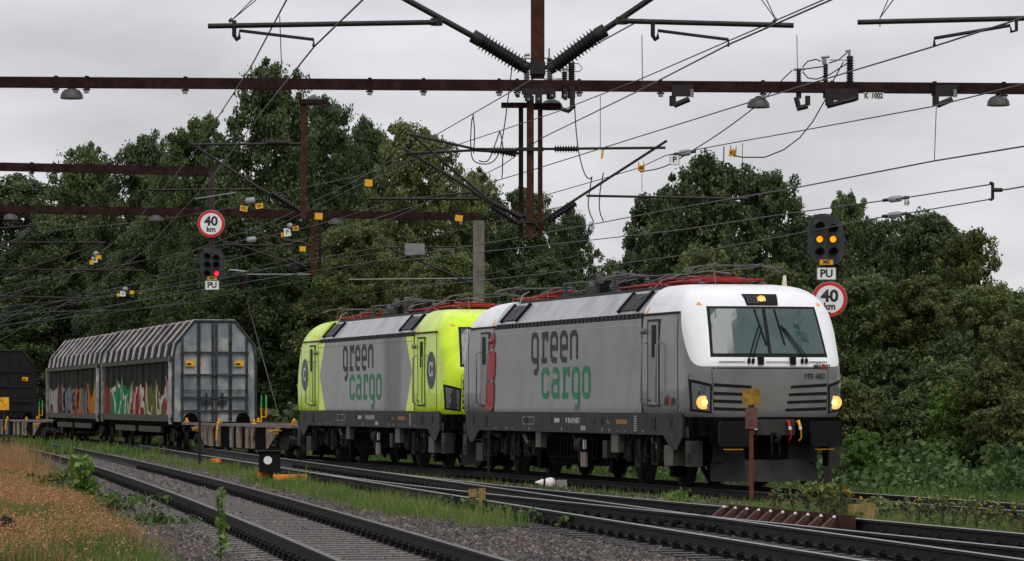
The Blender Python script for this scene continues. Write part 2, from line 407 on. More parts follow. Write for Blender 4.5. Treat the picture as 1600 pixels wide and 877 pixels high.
# ---------------- ballast stones ----------------
def ramp_mat(name, cols, rough=.7, trans=0, spec=.5):
    m = bpy.data.materials.new(name); m.use_nodes = True; n, l = m.node_tree.nodes, m.node_tree.links; b = n['Principled BSDF']
    a = n.new('ShaderNodeAttribute'); a.attribute_name = 'rnd'; r = n.new('ShaderNodeValToRGB'); e = r.color_ramp.elements
    while len(e) > 1: e.remove(e[-1])
    e[0].position = cols[0][0]; e[0].color = (*cols[0][1], 1)
    for p_, c_ in cols[1:]: q = e.new(p_); q.color = (*c_, 1)
    l.new(a.outputs['Fac'], r.inputs[0]); l.new(r.outputs[0], b.inputs['Base Color']); b.inputs['Roughness'].default_value = rough; b.inputs['Specular IOR Level'].default_value = spec
    if trans:
        tr = n.new('ShaderNodeBsdfTranslucent'); l.new(r.outputs[0], tr.inputs[0]); ms = n.new('ShaderNodeMixShader'); ms.inputs[0].default_value = trans
        l.new(b.outputs[0], ms.inputs[1]); l.new(tr.outputs[0], ms.inputs[2]); l.new(ms.outputs[0], n['Material Output'].inputs[0])
    return m
STONE = ramp_mat('ballast_stone', [(0, (.005, .005, .005)), (.3, (.016, .012, .010)), (.55, (.042, .024, .019)), (.8, (.068, .047, .039)), (.93, (.17, .13, .105)), (1, (.2, .09, .055))], .45, spec=.35)
def in_view(x, y, m=.6): return np.abs(x) < y * (800 / F) + m
def sample(n, y0, y1, x0=-16, x1=16, pw=1.0):
    y = y0 + (y1 - y0) * rng.random(n) ** pw; x = x0 + (x1 - x0) * rng.random(n); k = in_view(x, y); return x[k], y[k]
oct_v = np.array([(1, 0, 0), (-1, 0, 0), (0, 1, 0), (0, -1, 0), (0, 0, 1), (0, 0, -1)], float)
oct_f = np.array([(0, 2, 4), (2, 1, 4), (1, 3, 4), (3, 0, 4), (2, 0, 5), (1, 2, 5), (3, 1, 5), (0, 3, 5)])
def stones(name, x, y, z, s):
    n = len(x); v = oct_v[None] * (0.6 + .7 * rng.random((n, 6, 1))) + .25 * rng.standard_normal((n, 6, 3))
    v[:, :, 2] *= .65; v *= s[:, None, None]; a = rng.random(n) * 6.28; c, s_ = np.cos(a)[:, None], np.sin(a)[:, None]
    vx = v[:, :, 0] * c - v[:, :, 1] * s_; vy = v[:, :, 0] * s_ + v[:, :, 1] * c
    V = np.stack([vx + x[:, None], vy + y[:, None], v[:, :, 2] + z[:, None]], 2).reshape(-1, 3)
    Fc = (oct_f[None] + 6 * np.arange(n)[:, None, None]).reshape(-1, 3)
    o = np_mesh(name, V, Fc, STONE); set_attr(o.data, 'rnd', np.repeat(rng.random(n), 8), 'FACE'); o['kind'] = 'stuff'; return o
x, y = sample(420000, 34, 62, -7.5, 9); k = (grassy(x, y) + .25 * rng.standard_normal(len(x)) < .6)
x, y = x[k], y[k]
def on_rail(x, y, w=.11):
    m = np.zeros(len(x), bool)
    for fx in (LX, TX, SXv):
        for o_ in (-G2, G2): m |= np.abs(x - fx(y) - o_) < w
    return m
def on_sleeper(x, y):
    m = np.zeros(len(x), bool)
    for fx, half in ((LX, 1.2), (TX, 1.25)):
        ys_ = np.array(SLY[fx]); sl = (fx(y + .1) - fx(y - .1)) / .2; dx = x - fx(y); yc = y + dx * sl / (1 + sl * sl)
        i = np.clip(np.searchsorted(ys_, yc), 1, len(ys_) - 1); dd = np.minimum(np.abs(yc - ys_[i]), np.abs(yc - ys_[i - 1])); m |= (dd < .12) & (np.abs(dx) < half) & (rng.random(len(x)) < .97)
    return m
k = ~on_sleeper(x, y); x, y = x[k], y[k]
k = ~on_rail(x, y); x, y = x[k], y[k]
def bedded(x, y):                          # ballast lies lower between the ties near the rails
    return terr_v(x, y)
stones('ballast_stones', x, y, bedded(x, y) + .002 + .012 * rng.random(len(x)), .018 + .042 * rng.random(len(x)) ** 2)
x, y = sample(260000, 62, 118, -14, 9, .9); k = (grassy(x, y) + .25 * rng.standard_normal(len(x)) < .6) & ~on_rail(x, y); x, y = x[k], y[k]
stones('ballast_stones', x, y, bedded(x, y) + .012 + .012 * rng.random(len(x)), .03 + .03 * rng.random(len(x)))

# ---------------- grass ----------------
GREEN = [(0, (.03, .055, .010)), (.4, (.075, .135, .02)), (.8, (.14, .21, .035)), (1, (.24, .24, .07))]
GR = ramp_mat('green_grass', GREEN, .6, .35)
OR = ramp_mat('dry_orange_grass', [(0, (.14, .15, .04)), (.3, (.27, .17, .075)), (.6, (.40, .19, .10)), (.8, (.46, .25, .15)), (.92, (.5, .36, .2)), (1, (.10, .055, .025))], .7, .3)
def grass(name, x, y, h0, h1, w, m, lean=.35, label=None, zoff=0, rlo=0, rhi=1):
    n = len(x); z = terr_v(x, y) + zoff; h = (h0 + (h1 - h0) * rng.random(n) ** 1.4) * (.62 + .5 * (.5 + .5 * np.sin(x * 3.1 + 1.7 * np.sin(y * .9)) * np.sin(y * .77 + 2 * x))); a = rng.random(n) * 6.28; b_ = rng.random(n) * 6.28
    ww = w * (.6 + .8 * rng.random(n)) * (1 + .012 * np.maximum(0, y - 45)); dx, dy = np.cos(a) * ww, np.sin(a) * ww; L_ = lean * h * rng.random(n); lx, ly = np.cos(b_) * L_, np.sin(b_) * L_
    V = np.zeros((n, 5, 3)); B = np.stack([x, y, z - .02], 1); D = np.stack([dx, dy, 0 * dx], 1)
    V[:, 0] = B - D; V[:, 1] = B + D
    Mi = B + np.stack([lx * .35, ly * .35, h * .6], 1); V[:, 2] = Mi + D * .7; V[:, 3] = Mi - D * .7; V[:, 4] = B + np.stack([lx, ly, h * (1 - .3 * L_ / h)], 1)
    idx = np.arange(n) * 5
    f = np.concatenate([np.stack([idx, idx + 1, idx + 2], 1), np.stack([idx, idx + 2, idx + 3], 1), np.stack([idx + 3, idx + 2, idx + 4], 1)])
    o = np_mesh(name, V.reshape(-1, 3), f, m); patch = .5 + .5 * np.sin(x * 1.7 + 1.3 * np.sin(y * .45)) * np.sin(y * .33 + x)
    r_ = np.clip(rlo + (rhi - rlo) * (.6 * rng.random(n) + .4 * patch), 0, 1); set_attr(o.data, 'rnd', np.tile(r_, 3), 'FACE'); o['kind'] = 'stuff'
    return o
# left bank: orange dry tips over green
x, y = sample(520000, 34, 105, -14, 0, 1.25); dl = LX(y) - x
k = dl + .25 * rng.standard_normal(len(x)) > 2.25 - .01 * (y - 45) + .15 * np.sin(y * 1.9); x, y = x[k], y[k]
pt = .5 + .28 * np.sin(x * 1.9 + .5 * y) + .25 * np.sin(y * .37 - x * .8 + 1) + .2 * np.sin(y * 1.3 + x * 2.7)
k = rng.random(len(x)) < np.clip(.62 - .45 * (pt - .5) + .012 * np.maximum(0, y - 58), .12, .95)
grass('green_grass', x[k], y[k], .05, .27, .006, GR, rhi=.9)
k2 = (~k) & (y < 88); grass('dry_grass', x[k2], y[k2], .07, .27, .004, OR, .7)
x, y = sample(60000, 85, 125, -18, -3); k = (LX(y) - x > 1.7); grass('green_grass', x[k], y[k], .15, .45, .012, GR, .3, rlo=.2)
x, y = sample(30000, 78, 120, -18, -8); k = (LX(y) - x > 2.2 + .3 * rng.standard_normal(len(x))); grass('dry_grass', x[k], y[k], .3, .95, .008, OR, .35, rhi=.8)
# strip between left track and turnout
x, y = sample(420000, 46, 118, -14, 3.5, .9); dm1, dm2 = x - LX(y), TX(y) - x
edge = np.where(y < 54, 1.9 + .35 * (54 - y), 1.95) + .15 * np.sin(y * 2.1)
k = (dm2 > 1.15 + .15 * rng.standard_normal(len(x))) & (dm1 > edge + .18 * rng.standard_normal(len(x))) & (y > 48)
k &= rng.random(len(x)) < np.where(y > 76, .35, 1.0)
x, y = x[k], y[k]; grass('green_grass', x, y, .05, .30, .006, GR, .75, rlo=.15)
k = rng.random(len(x)) < .006; grass('dry_grass', x[k], y[k], .3, .5, .003, OR, .3, rhi=.3)
x, y = sample(70000, 48, 100, -8, 3.5, 1); k = (TX(y) - x > 1.15) & (x - LX(y) > 2.4 + .2 * rng.standard_normal(len(x))) & (np.sin(y * .8) + np.sin(y * .31 + x) > .2); grass('green_grass', x[k], y[k], .2, .46, .006, GR, .5, rlo=.4)
# between diverging track and train track
x, y = sample(260000, 44, 90, -4, 13); dt = (TRXv(y) - x) * .967; ds = (x - SXv(y)) * .967
k = (dt > 1.35 + .12 * rng.standard_normal(len(x))) & (ds > 1.05 + .1 * rng.standard_normal(len(x))) & (rng.random(len(x)) < np.where(y > 58, .16 + .14 * np.sin(y * 1.7 + x), .9)); x, y = x[k], y[k]
grass('green_grass', x, y, .04, .22, .006, GR, .4, rlo=.2)
k = (rng.random(len(x)) < .05) & (y < 58); grass('dry_grass', x[k], y[k], .15, .36, .004, OR, .5, rhi=.5)
# meadow behind the train
x, y = sample(150000, 56, 115, -14, 16); d = (x - TRXv(y)) * .967; k = d > 1.9; grass('green_grass', x[k], y[k], .12, .4, .013, GR, .4, rhi=.75)
x, y = sample(40000, 115, 190, -26, 30); d = (x - TRXv(y)) * .967; k = np.abs(d) > 1.9; grass('green_grass', x[k], y[k], .2, .5, .03, GR, .4, rhi=.8)
# ---------------- locomotives ----------------
def mask_paint(name, base, rough, fn, c2, coat=.3):
    """paint in two colours split by a drawn line; fn(nodes, links, X|Z sockets) returns the mask"""
    m = mat(name, base, rough, .07, 3, coat=coat, dirt=tuple(c * .62 for c in base), dscale=1.3, dlo=.42, dhi=.75, streak=3)
    n, l = m.node_tree.nodes, m.node_tree.links; b = n['Principled BSDF']; src = b.inputs['Base Color'].links[0].from_socket
    t = n.new('ShaderNodeTexCoord'); sp = n.new('ShaderNodeSeparateXYZ'); l.new(t.outputs['Object'], sp.inputs[0])
    def M(op, a, b_=None, c=None):
        q = n.new('ShaderNodeMath'); q.operation = op
        for i, v in enumerate((a, b_, c)):
            if v is None: continue
            if isinstance(v, (int, float)): q.inputs[i].default_value = v
            else: l.new(v, q.inputs[i])
        return q.outputs[0]
    k = fn(M, sp.outputs['X'], sp.outputs['Y'], sp.outputs['Z'])
    z = n.new('ShaderNodeTexNoise'); z.inputs['Scale'].default_value = 1.3; z.inputs['Detail'].default_value = 8
    q = n.new('ShaderNodeMapping'); q.inputs['Scale'].default_value = (1, 1, .3); l.new(t.outputs['Object'], q.inputs[0]); l.new(q.outputs[0], z.inputs['Vector'])
    sc = n.new('ShaderNodeVectorMath'); sc.operation = 'SCALE'; sc.inputs[0].default_value = c2
    l.new(M('MULTIPLY_ADD', z.outputs['Fac'], .45, .78), sc.inputs['Scale'])
    mx_ = n.new('ShaderNodeMix'); mx_.data_type = 'RGBA'; l.new(k, mx_.inputs['Factor']); l.new(src, mx_.inputs['A']); l.new(sc.outputs[0], mx_.inputs['B'])
    l.new(mx_.outputs['Result'], b.inputs['Base Color']); return m
def white_mask(M, X, Y, Z):
    t = M('MULTIPLY', M('SUBTRACT', 8.80, M('ABSOLUTE', X)), 1 / .82); t = M('MINIMUM', M('MAXIMUM', t, 0), 1)
    zb = M('MULTIPLY_ADD', M('POWER', t, 1.7), 1.03, 2.26)
    return M('GREATER_THAN', Z, zb)
def hex_mask(M, X, Y, Z):
    d = M('ABSOLUTE', M('SUBTRACT', Z, 2.33)); lim = M('SUBTRACT', 5.45, M('MULTIPLY', d, .76))
    return M('GREATER_THAN', M('ABSOLUTE', X), lim)
GREY = (.172, .171, .162); LGREY = (.33, .335, .35); WHT = (.78, .78, .79); LIME = (.64, .86, .012)
CABG = mask_paint('silver_cab_paint', GREY, .33, white_mask, WHT)
CABY = mask_paint('lime_cab_paint', LIME, .33, lambda M, X, Y, Z: M('LESS_THAN', Z, -9), LIME)
SIDEG = mask_paint('silver_side_paint', GREY, .4, lambda M, X, Y, Z: M('LESS_THAN', Z, -9), GREY)
SIDEY = mask_paint('grey_side_paint_with_lime_chevrons', GREY, .4, hex_mask, LIME)
ROOFP = mat('wet_roof_panel', LGREY, .3, .15, 2, streak=5, dirt=(.16, .16, .17), dscale=2.2, dlo=.45, dhi=.75)
SOLE = mat('sole_grey', (.040, .038, .034), .6, .2, 4, spec=.15, dirt=(.024, .022, .019), dscale=3)
DOORG = mat('silver_door_paint', (.20, .20, .195), .35, .08, 3); DOORY = mat('lime_door_paint', (.57, .79, .012), .35, .06, 3)
GRILL = mat('roof_grille_dark', (.015, .015, .016), .6, .2, 9)
PREDM = mat('pantograph_red', (.30, .014, .012), .55, .35, 8, dirt=(.10, .012, .010), dscale=6, dlo=.5, dhi=.7)
CHAR = mat('lettering_charcoal', (.028, .028, .032), .6, .15, 4); GCG = mat('lettering_green', (.015, .20, .085), .55, .12, 4)
LRED = mat('logo_red', (.42, .012, .012), .45, .1, 4)
WLET = mat('white_stencil', (.5, .5, .48), .6, .2, 20); OLET = mat('orange_stencil', (.30, .13, .02), .6, .4, 20)
BOXL = mat('pale_equipment_box', (.10, .088, .075), .6, .3, 5)
HEADL = mat('lit_headlight', (.35, .16, .03), .3, 0, 1, emit=(1, .47, .10), estr=1.25)
HEADC = mat('lit_headlight_core', (.5, .3, .1), .3, 0, 1, emit=(1, .72, .3), estr=1.2)
LENSD = mat('unlit_lens', (.10, .105, .11), .15, .3, 25, metal=.5)
HLG = mat('headlight_glass', (.11, .12, .125), .12, .2, 3)
OTRI = mat('orange_marker', (.8, .33, .02), .5, .05, 5)
HR = [(1.33, 8.87, 1.42), (1.40, 8.90, 1.47), (1.6, 8.91, 1.487), (1.9, 8.92, 1.49), (2.2, 8.92, 1.49), (2.34, 8.90, 1.49), (2.45, 8.86, 1.49), (2.8, 8.69, 1.49), (3.1, 8.55, 1.48), (3.26, 8.475, 1.465), (3.37, 8.42, 1.42),
      (3.5, 8.33, 1.345), (3.6, 8.2, 1.275), (3.68, 8.02, 1.205), (3.74, 7.8, 1.13), (3.79, 7.45, 1.04), (3.82, 7.1, .93)]
_z = [h[0] for h in HR]
def xf(z): return float(np.interp(z, _z, [h[1] for h in HR]))
def wf(z): return float(np.interp(z, _z, [h[2] for h in HR]))
def nf_(z): return 5.0 - 2.1 * min(1, max(0, (z - 2.2) / 1.1))
def xs_(z): return min(7.9, xf(z) - .75)
def front(y, z):
    w = wf(z); k = max(0.0, 1 - min(1, abs(y) / w) ** nf_(z)) ** (1 / nf_(z)); return xs_(z) + (xf(z) - xs_(z)) * k
def nose_shell(sgn, paint, parent, label):
    b = MB(); zs = []
    for i in range(len(HR) - 1):
        k = max(1, int((HR[i + 1][0] - HR[i][0]) / .09)); zs += [HR[i][0] + (HR[i + 1][0] - HR[i][0]) * j / k for j in range(k)]
    zs.append(HR[-1][0]); rings = []
    for z in zs:
        w, r = wf(z), []
        for x in np.linspace(5.66, xs_(z), 6)[:-1]: r.append((x, -w))
        N = 18
        for j in range(2 * N + 1):
            a = -math.pi / 2 + math.pi * j / (2 * N); c, s_ = abs(math.cos(a)), math.sin(a); e = 2 / nf_(z)
            r.append((xs_(z) + (xf(z) - xs_(z)) * c ** e, w * math.copysign(abs(s_) ** e, s_)))
        for x in np.linspace(xs_(z), 5.66, 6)[1:]: r.append((x, w))
        rings.append([(p[0] * sgn, p[1] * sgn, z) for p in r])
    n = len(rings[0]); vs = [p for r in rings for p in r]
    b.add(vs, [(i * n + k, i * n + k + 1, (i + 1) * n + k + 1, (i + 1) * n + k) for i in range(len(rings) - 1) for k in range(n - 1)], 0, True)
    b.add(rings[-1], [tuple(range(n))]); b.add([r[0] for r in rings] + [r[-1] for r in reversed(rings)], [tuple(range(2 * len(rings)))])
    return b.build('cab', paint, parent, label)
def fpatch(b, c, off=.008, nu=6, nv=4, sgn=1, mi=0, th=.012):
    """panel laid on the front surface; c = four (y, z) corners; has an edge of thickness th"""
    def f(u, v):
        y = (c[0][0] * (1 - u) + c[1][0] * u) * (1 - v) + (c[3][0] * (1 - u) + c[2][0] * u) * v
        z = (c[0][1] * (1 - u) + c[1][1] * u) * (1 - v) + (c[3][1] * (1 - u) + c[2][1] * u) * v
        return y, z
    def g(u, v, o):
        y, z = f(u, v); e = .004; x = front(y, z)
        N = Vector((1, -(front(y + e, z) - front(y - e, z)) / (2 * e), -(front(y, z + e) - front(y, z - e)) / (2 * e))).normalized()
        q = Vector((x, y, z)) + N * o; return (q.x * sgn, q.y * sgn, q.z)
    b.grid(lambda u, v: g(u, v, off), nu, nv, mi)
    rim = [(i / nu, 0) for i in range(nu)] + [(1, j / nv) for j in range(nv)] + [(1 - i / nu, 1) for i in range(nu)] + [(0, 1 - j / nv) for j in range(nv)]
    top = [g(u, v, off) for u, v in rim]; bot = [g(u, v, off - th) for u, v in rim]; m = len(rim)
    b.add(top + bot, [(i, (i + 1) % m, (i + 1) % m + m, i + m) for i in range(m)], mi)
LET = {  # stroke letters, x 0..1, z 0..1 (x-height), descender -.5
 'g': [[(1, .0), (.25, .0), (0, .15), (0, .85), (.22, 1), (.78, 1), (1, .85), (1, -.28), (.8, -.45), (.35, -.45)]],
 'r': [[(.0, 0), (.9, 0)], [(.3, .04), (.3, 1), (.08, 1)], [(.34, .8), (.55, 1), (1, 1), (1, .72)]],
 'e': [[(.95, 0), (.25, 0), (0, .16), (0, .84), (.25, 1), (.75, 1), (1, .84), (1, .47), (.06, .47)]],
 'n': [[(0, 0), (0, 1)], [(.06, .85), (.3, 1), (.75, 1), (1, .84), (1, 0)]],
 'c': [[(1, .22), (1, .14), (.78, 0), (.22, 0), (0, .16), (0, .84), (.22, 1), (.78, 1), (1, .86), (1, .78)]],
 'a': [[(.1, 1), (.75, 1), (1, .85), (1, 0), (.25, 0), (0, .14), (0, .4), (.22, .55), (.95, .55)]],
 'o': [[(.22, 0), (0, .16), (0, .84), (.22, 1), (.78, 1), (1, .84), (1, .16), (.78, 0), (.22, 0)]]}
def wordmark(word, x0, z0, pitch, w, h, m, parent, st=.125):
    for i, ch in enumerate(word):
        b = MB()
        for k, s_ in enumerate(LET[ch]):
            M = frame((x0 + i * pitch, -1.4925, z0), (1, 0, 0), (0, 0, 1), (0, -1, 0))
            ribbon(b, [(p[0] * w, p[1] * h) for p in s_], st, M, .003 + .0012 * k)
        b.build('letter', m, parent, fix=False)
def pantograph(parent, x0, sgn, z):
    t = bpy.data.objects.new('pantograph', None); COL.objects.link(t); t.parent = parent; t.location = (x0, 0, z); t.scale = (1, 1, .78)
    b = MB(); q = lambda x: x * sgn
    for y in (-.55, .55): b.tube([(q(-1.3), y, .16), (q(1.1), y, .16)], .032, 6)
    for x in (-1.2, -.2, 1.0): b.tube([(q(x), -.62, .16), (q(x), .62, .16)], .036, 6)
    b.box(min(q(-.7), q(.3)), max(q(-.7), q(.3)), -.3, .3, .12, .26); b.tube([(q(.2), -.2, .27), (q(1.2), -.12, .32)], .04, 8); b.tube([(q(.2), .2, .27), (q(1.2), .12, .32)], .04, 8)
    b.build('base_frame', PREDM, t)
    for x in (-1.2, 1.0):
        for y in (-.6, .6): b = MB(); b.lathe([(0, .05), (.02, .09), (.04, .05), (.06, .09), (.08, .05), (.1, .05)], (q(x), y, .01), n=10); b.build('insulator', GINSU, t)
    b = MB(); b.tube([(q(-1.1), 0, .3), (q(.2), 0, .42), (q(1.6), 0, .40)], .03, 6)
    for y in (-.45, .45): b.tube([(q(1.6), 0, .40), (q(-.9), y, .45), (q(-1.35), y, .47)], .018, 6)
    b.tube([(q(-1.0), .3, .2), (q(1.6), .3, .33)], .03, 6)
    b.build('arm', ROOFST, t)
    b = MB()
    for dx in (-.18, .18):
        b.tube([(q(-1.35 + dx), -.98, .34), (q(-1.35 + dx), -.84, .44), (q(-1.35 + dx), -.6, .49), (q(-1.35 + dx), .6, .49), (q(-1.35 + dx), .84, .44), (q(-1.35 + dx), .98, .34)], .018, 6)
    b.tube([(q(-1.6), -.45, .52), (q(-1.1), -.45, .52)], .02); b.tube([(q(-1.6), .45, .52), (q(-1.1), .45, .52)], .02)
    b.build('collector_head', ROOFST, t)
    b = MB(); b.tube([(q(-1.7), -.5, .02), (q(-1.62), -.5, .35), (q(-1.3), -.45, .5)], .014); b.build('flexible_lead', ROOFST, t); b = MB(); b.tube([(q(.9), -.4, .3), (q(1.25), -.5, .32), (q(1.4), -.5, .05)], .012)
    b.build('flexible_lead', ROOFST, t)
    return t
WHEEL = mat('wheel_steel', (.028, .024, .022), .5, .3, 6)
def wheelset(parent, x, r, half=.75):
    b = MB()
    for s_ in (-1, 1):
        b.lathe([(-.07, r * .35), (-.065, r + .028), (-.04, r + .028), (-.035, r), (.06, r - .005), (.065, r * .9), (.03, r * .85), (.035, r * .3), (.10, r * .22), (.11, .02)], (x, s_ * half, r), (0, s_, 0), 28)
    b.cyl((x, -half, r), (x, half, r), .09, 10); return b.build('wheelset', WHEEL, parent)
def loco(label, cab_paint, side_paint, door_paint, loc, rz, kind):
    t = thing('electric_locomotive', label, 'locomotive', loc, rz, 'coupled electric locomotives')
    silver = kind == 'silver'
    # body between the cabs
    sec = [(-1.49, 1.40), (-1.49, 3.20), (-1.46, 3.31), (-1.06, 3.78), (1.06, 3.78), (1.46, 3.31), (1.49, 3.20), (1.49, 1.40)]
    b = MB(); b.prism(sec[0:2] + [(-1.44, 3.2), (1.44, 3.2)] + sec[6:8], -5.64, 5.64, 'x'); b.build('side_wall', side_paint, t)
    rp = MB()
    for x0, x1 in ((-5.6, -3.02), (-3.0, .68), (.70, 3.5), (3.52, 5.6)):
        rp.prism([(-1.455, 3.31), (-1.06, 3.76), (1.06, 3.76), (1.455, 3.31)], x0, x1, 'x')
    rp.build('roof_panel', ROOFP, t)
    g = MB(); g.prism([(-1.47, 3.205), (-1.44, 3.305), (1.44, 3.305), (1.47, 3.205)], -5.6, 5.6, 'x')
    for k in range(38): x = -5.45 + k * .295; g.box(x, x + .16, -1.485, -1.46, 3.215, 3.295)
    for k in range(38): x = -5.45 + k * .295; g.box(x, x + .16, 1.46, 1.485, 3.215, 3.295)
    g.build('ventilation_grille', GRILL, t)
    for sx in (-1, 1):                      # framed roof hatches near the ends
        for sy in (-1, 1):
            up = Vector((0, -sy * .395 * -1 * -1, .45)).normalized(); nrm = Vector((0, sy * .45, .395)).normalized()
            h = MB(); M = frame((sx * 4.55, sy * 1.262, 3.532), (1, 0, 0), (0, -sy * .66, .751), nrm)
            h.box(-.62, .62, -.21, .21, .0, .03, 0, M)
            h.box(-.68, -.60, -.26, .26, .0, .06, 1, M); h.box(.60, .68, -.26, .26, .0, .06, 1, M); h.build('roof_hatch', [GRILL, BLACKP], t)
    d = MB(); d.box(-5.5, 5.5, -.95, .95, 3.75, 3.83); d.build('roof_deck', SOLE, t)
    # cabs
    for s_ in (1, -1):
        c = nose_shell(s_, cab_paint, t, None)
        f = MB(); fpatch(f, [(-1.13, 2.43), (1.13, 2.43), (1.05, 3.37), (-1.05, 3.37)], .006, 14, 8, s_); f.build('windscreen_surround', RUBBER, c)
        for q in (-1, 1):
            f = MB(); cc = [(q * .035, 2.49), (q * 1.075, 2.49), (q * 1.0, 3.32), (q * .035, 3.32)]
            fpatch(f, cc if q > 0 else [cc[1], cc[0], cc[3], cc[2]], .016, 8, 6, s_); f.build('windscreen', GLASS, c)
        f = MB(); cc = [(-.30, 3.385), (.30, 3.385), (.34, 3.60), (-.34, 3.60)]; fpatch(f, cc, .01, 6, 3, s_); f.build('top_lamp_panel', BLACKP, c)
        f = MB(); x = front(0, 3.5) + .012
        M = Matrix.Rotation(0 if s_ > 0 else math.pi, 4, 'Z')
        L_ = MB(); L_.cyl(M @ Vector((x - .02, -s_ * 0, 3.49)), M @ Vector((x + .015, 0, 3.49)), .085, 20); o = L_.build('top_lamp', HEADL if (silver and s_ > 0) else LENSD, c)
        if silver and s_ > 0:
            L_ = MB(); L_.cyl((x + .013, 0, 3.49), (x + .02, 0, 3.49), .04, 14); L_.build('lamp_core', HEADC, c)
            L_ = MB()
            for i in range(4):
                for j in range(3): yy = -.28 + i * .055; zz = 3.43 + j * .05; xx = front(yy, zz) + .014; L_.box(xx, xx + .008, yy, yy + .04, zz, zz + .036)
            L_.build('small_lamp_array', LENSD, c)
        # windscreen wipers
        for q in (-1, 1):
            w = MB(); y0 = q * .16 if q < 0 else .62
            def fp(y, z, o): return M @ Vector((front(y, z) + o, y, z))
            base = -.43 if q < 0 else .60
            tip = -.14 if q < 0 else .28; t0, t1 = ((-.18, -.05) if q < 0 else (.205, .31))
            w.tube([fp(base, 2.36, .05), fp(base + .02, 2.45, .06), fp(tip, 3.02, .05)], .013, 5); w.tube([fp(base + .07, 2.36, .05), fp(base + .09, 2.45, .06), fp(tip + .05, 2.98, .05)], .011, 5)
            w.tube([fp(t1, 2.66, .035), fp(t0, 3.32, .035)], .015, 5); w.tube([fp(base, 2.32, .02), fp(base, 2.4, .06)], .03, 6); w.tube([fp(base + .08, 2.32, .02), fp(base + .08, 2.4, .06)], .03, 6)
            w.build('windscreen_wiper', RUBBER, c)
        for y in (-.2, .42):
            w = MB(); w.box(-.02, .05, -.055, .055, -.07, .07, 0, M @ Matrix.Translation((front(y, 2.36), y, 2.36))); w.build('washer_cover', BLACKP, c)
        w = MB()
        for y0, y1 in ((-1.0, -.5), (-.1, .36), (.72, 1.1)): w.tube([fp(y0, 2.345, .03), fp(y1, 2.345, .03)], .009, 5)
        w.build('front_grab_rail', STEEL, c)
        # lower front: panel joint, slats, headlights
        w = MB()
        fpatch(w, [(-1.12, 2.215), (1.12, 2.215), (1.12, 2.232), (-1.12, 2.232)], .003, 12, 1, s_); 
        for q in (-1, 1):
            cc = [(q * 1.075, 1.36), (q * 1.085, 1.36), (q * 1.13, 2.2), (q * 1.12, 2.2)]; fpatch(w, cc if q > 0 else [cc[1], cc[0], cc[3], cc[2]], .003, 1, 8, s_)
        w.build('panel_joint', RUBBER, c)
        for q in (-1, 1):
            w = MB()
            for k, (z, yi) in enumerate(((1.87, .38), (1.73, .34), (1.59, .31), (1.45, .28))):
                zo = z + (.035 if k == 0 else .02); cc = [(q * yi, z - .014), (q * 1.09, zo - .014), (q * 1.09, zo + .046), (q * yi, z + .036)]
                fpatch(w, cc if q > 0 else [cc[1], cc[0], cc[3], cc[2]], .005, 8, 1, s_)
            w.build('air_intake', RUBBER, c)
            h = MB(); cc = [(q * 1.12, 1.40), (q * 1.44, 1.44), (q * 1.465, 2.03), (q * 1.12, 1.93)]
            fpatch(h, cc if q > 0 else [cc[1], cc[0], cc[3], cc[2]], .008, 8, 6, s_); ho = h.build('headlight', RUBBER, t)
            h = MB(); cc = [(q * 1.155, 1.44), (q * 1.41, 1.48), (q * 1.43, 1.96), (q * 1.155, 1.885)]
            fpatch(h, cc if q > 0 else [cc[1], cc[0], cc[3], cc[2]], .016, 8, 6, s_); h.build('headlight_glass', HLG, ho)
            xx = front(1.24, 1.6) + .0
            for zz, r_, m_ in ((1.60, .125, HEADL if (silver and s_ > 0) else LENSD), (1.81, .10, LENSD)):
                h = MB(); h.cyl(M @ Vector((xx - .03, q * 1.275, zz)), M @ Vector((xx + .035, q * 1.265, zz)), r_, 24); h.build('lamp', m_, ho)
            if silver and s_ > 0:
                h = MB(); h.cyl((xx + .03, q * 1.265, 1.6), (xx + .042, q * 1.265, 1.6), .07, 16); h.build('lamp_core', HEADC, ho)
        # marker triangles
        for q in (-1, 1):
            w = MB(); fpatch(w, [(q * 1.16 - .05, 3.395), (q * 1.16 + .05, 3.395), (q * 1.16 + .002, 3.46), (q * 1.16 - .002, 3.46)], .006, 2, 2, s_); w.build('warning_triangle', OTRI, c)
        # handrail on the nose corner
        for q in (-1, 1):
            w = MB(); w.tube([fp(q * 1.47, 2.12, .0), fp(q * 1.475, 2.12, .1), fp(q * 1.475, 1.42, .1), fp(q * 1.47, 1.42, 0)], .014, 5); w.build('corner_handrail', STEEL if silver else door_paint, c)
        # side joints, door, handrails on both sides
        for sy in (-1, 1):
            y = sy * 1.492
            def bx(b_, x0, x1, z0, z1, d0, d1, mi=0):
                a, e = sorted((s_ * x0, s_ * x1)); u, v = sorted((y + sy * d0, y + sy * d1)); b_.box(a, e, u, v, z0, z1, mi)
            w = MB(); bx(w, 7.94, 7.955, 1.40, 3.24, -.004, .003); bx(w, 5.64, 5.66, 1.40, 3.24, -.004, .004); bx(w, 5.6, 7.95, 3.255, 3.285, -.03, .006); w.build('body_joint', RUBBER, c)
            dr = MB(); bx(dr, 6.02, 6.80, 1.52, 3.17, -.004, .004, 1); bx(dr, 6.10, 6.74, 1.56, 3.12, 0, .010, 0); do = dr.build('door', [door_paint, GRILL], t)
            w = MB(); bx(w, 6.34, 6.62, 2.45, 3.06, .006, .018); w.build('door_window', GLASS if False else RUBBER, do)
            w = MB(); w.tube([(s_ * 6.22, y + sy * .01, 1.62), (s_ * 6.24, y + sy * .07, 1.66), (s_ * 6.34, y + sy * .07, 1.7)], .013); w.build('door_handle', STEEL, do)
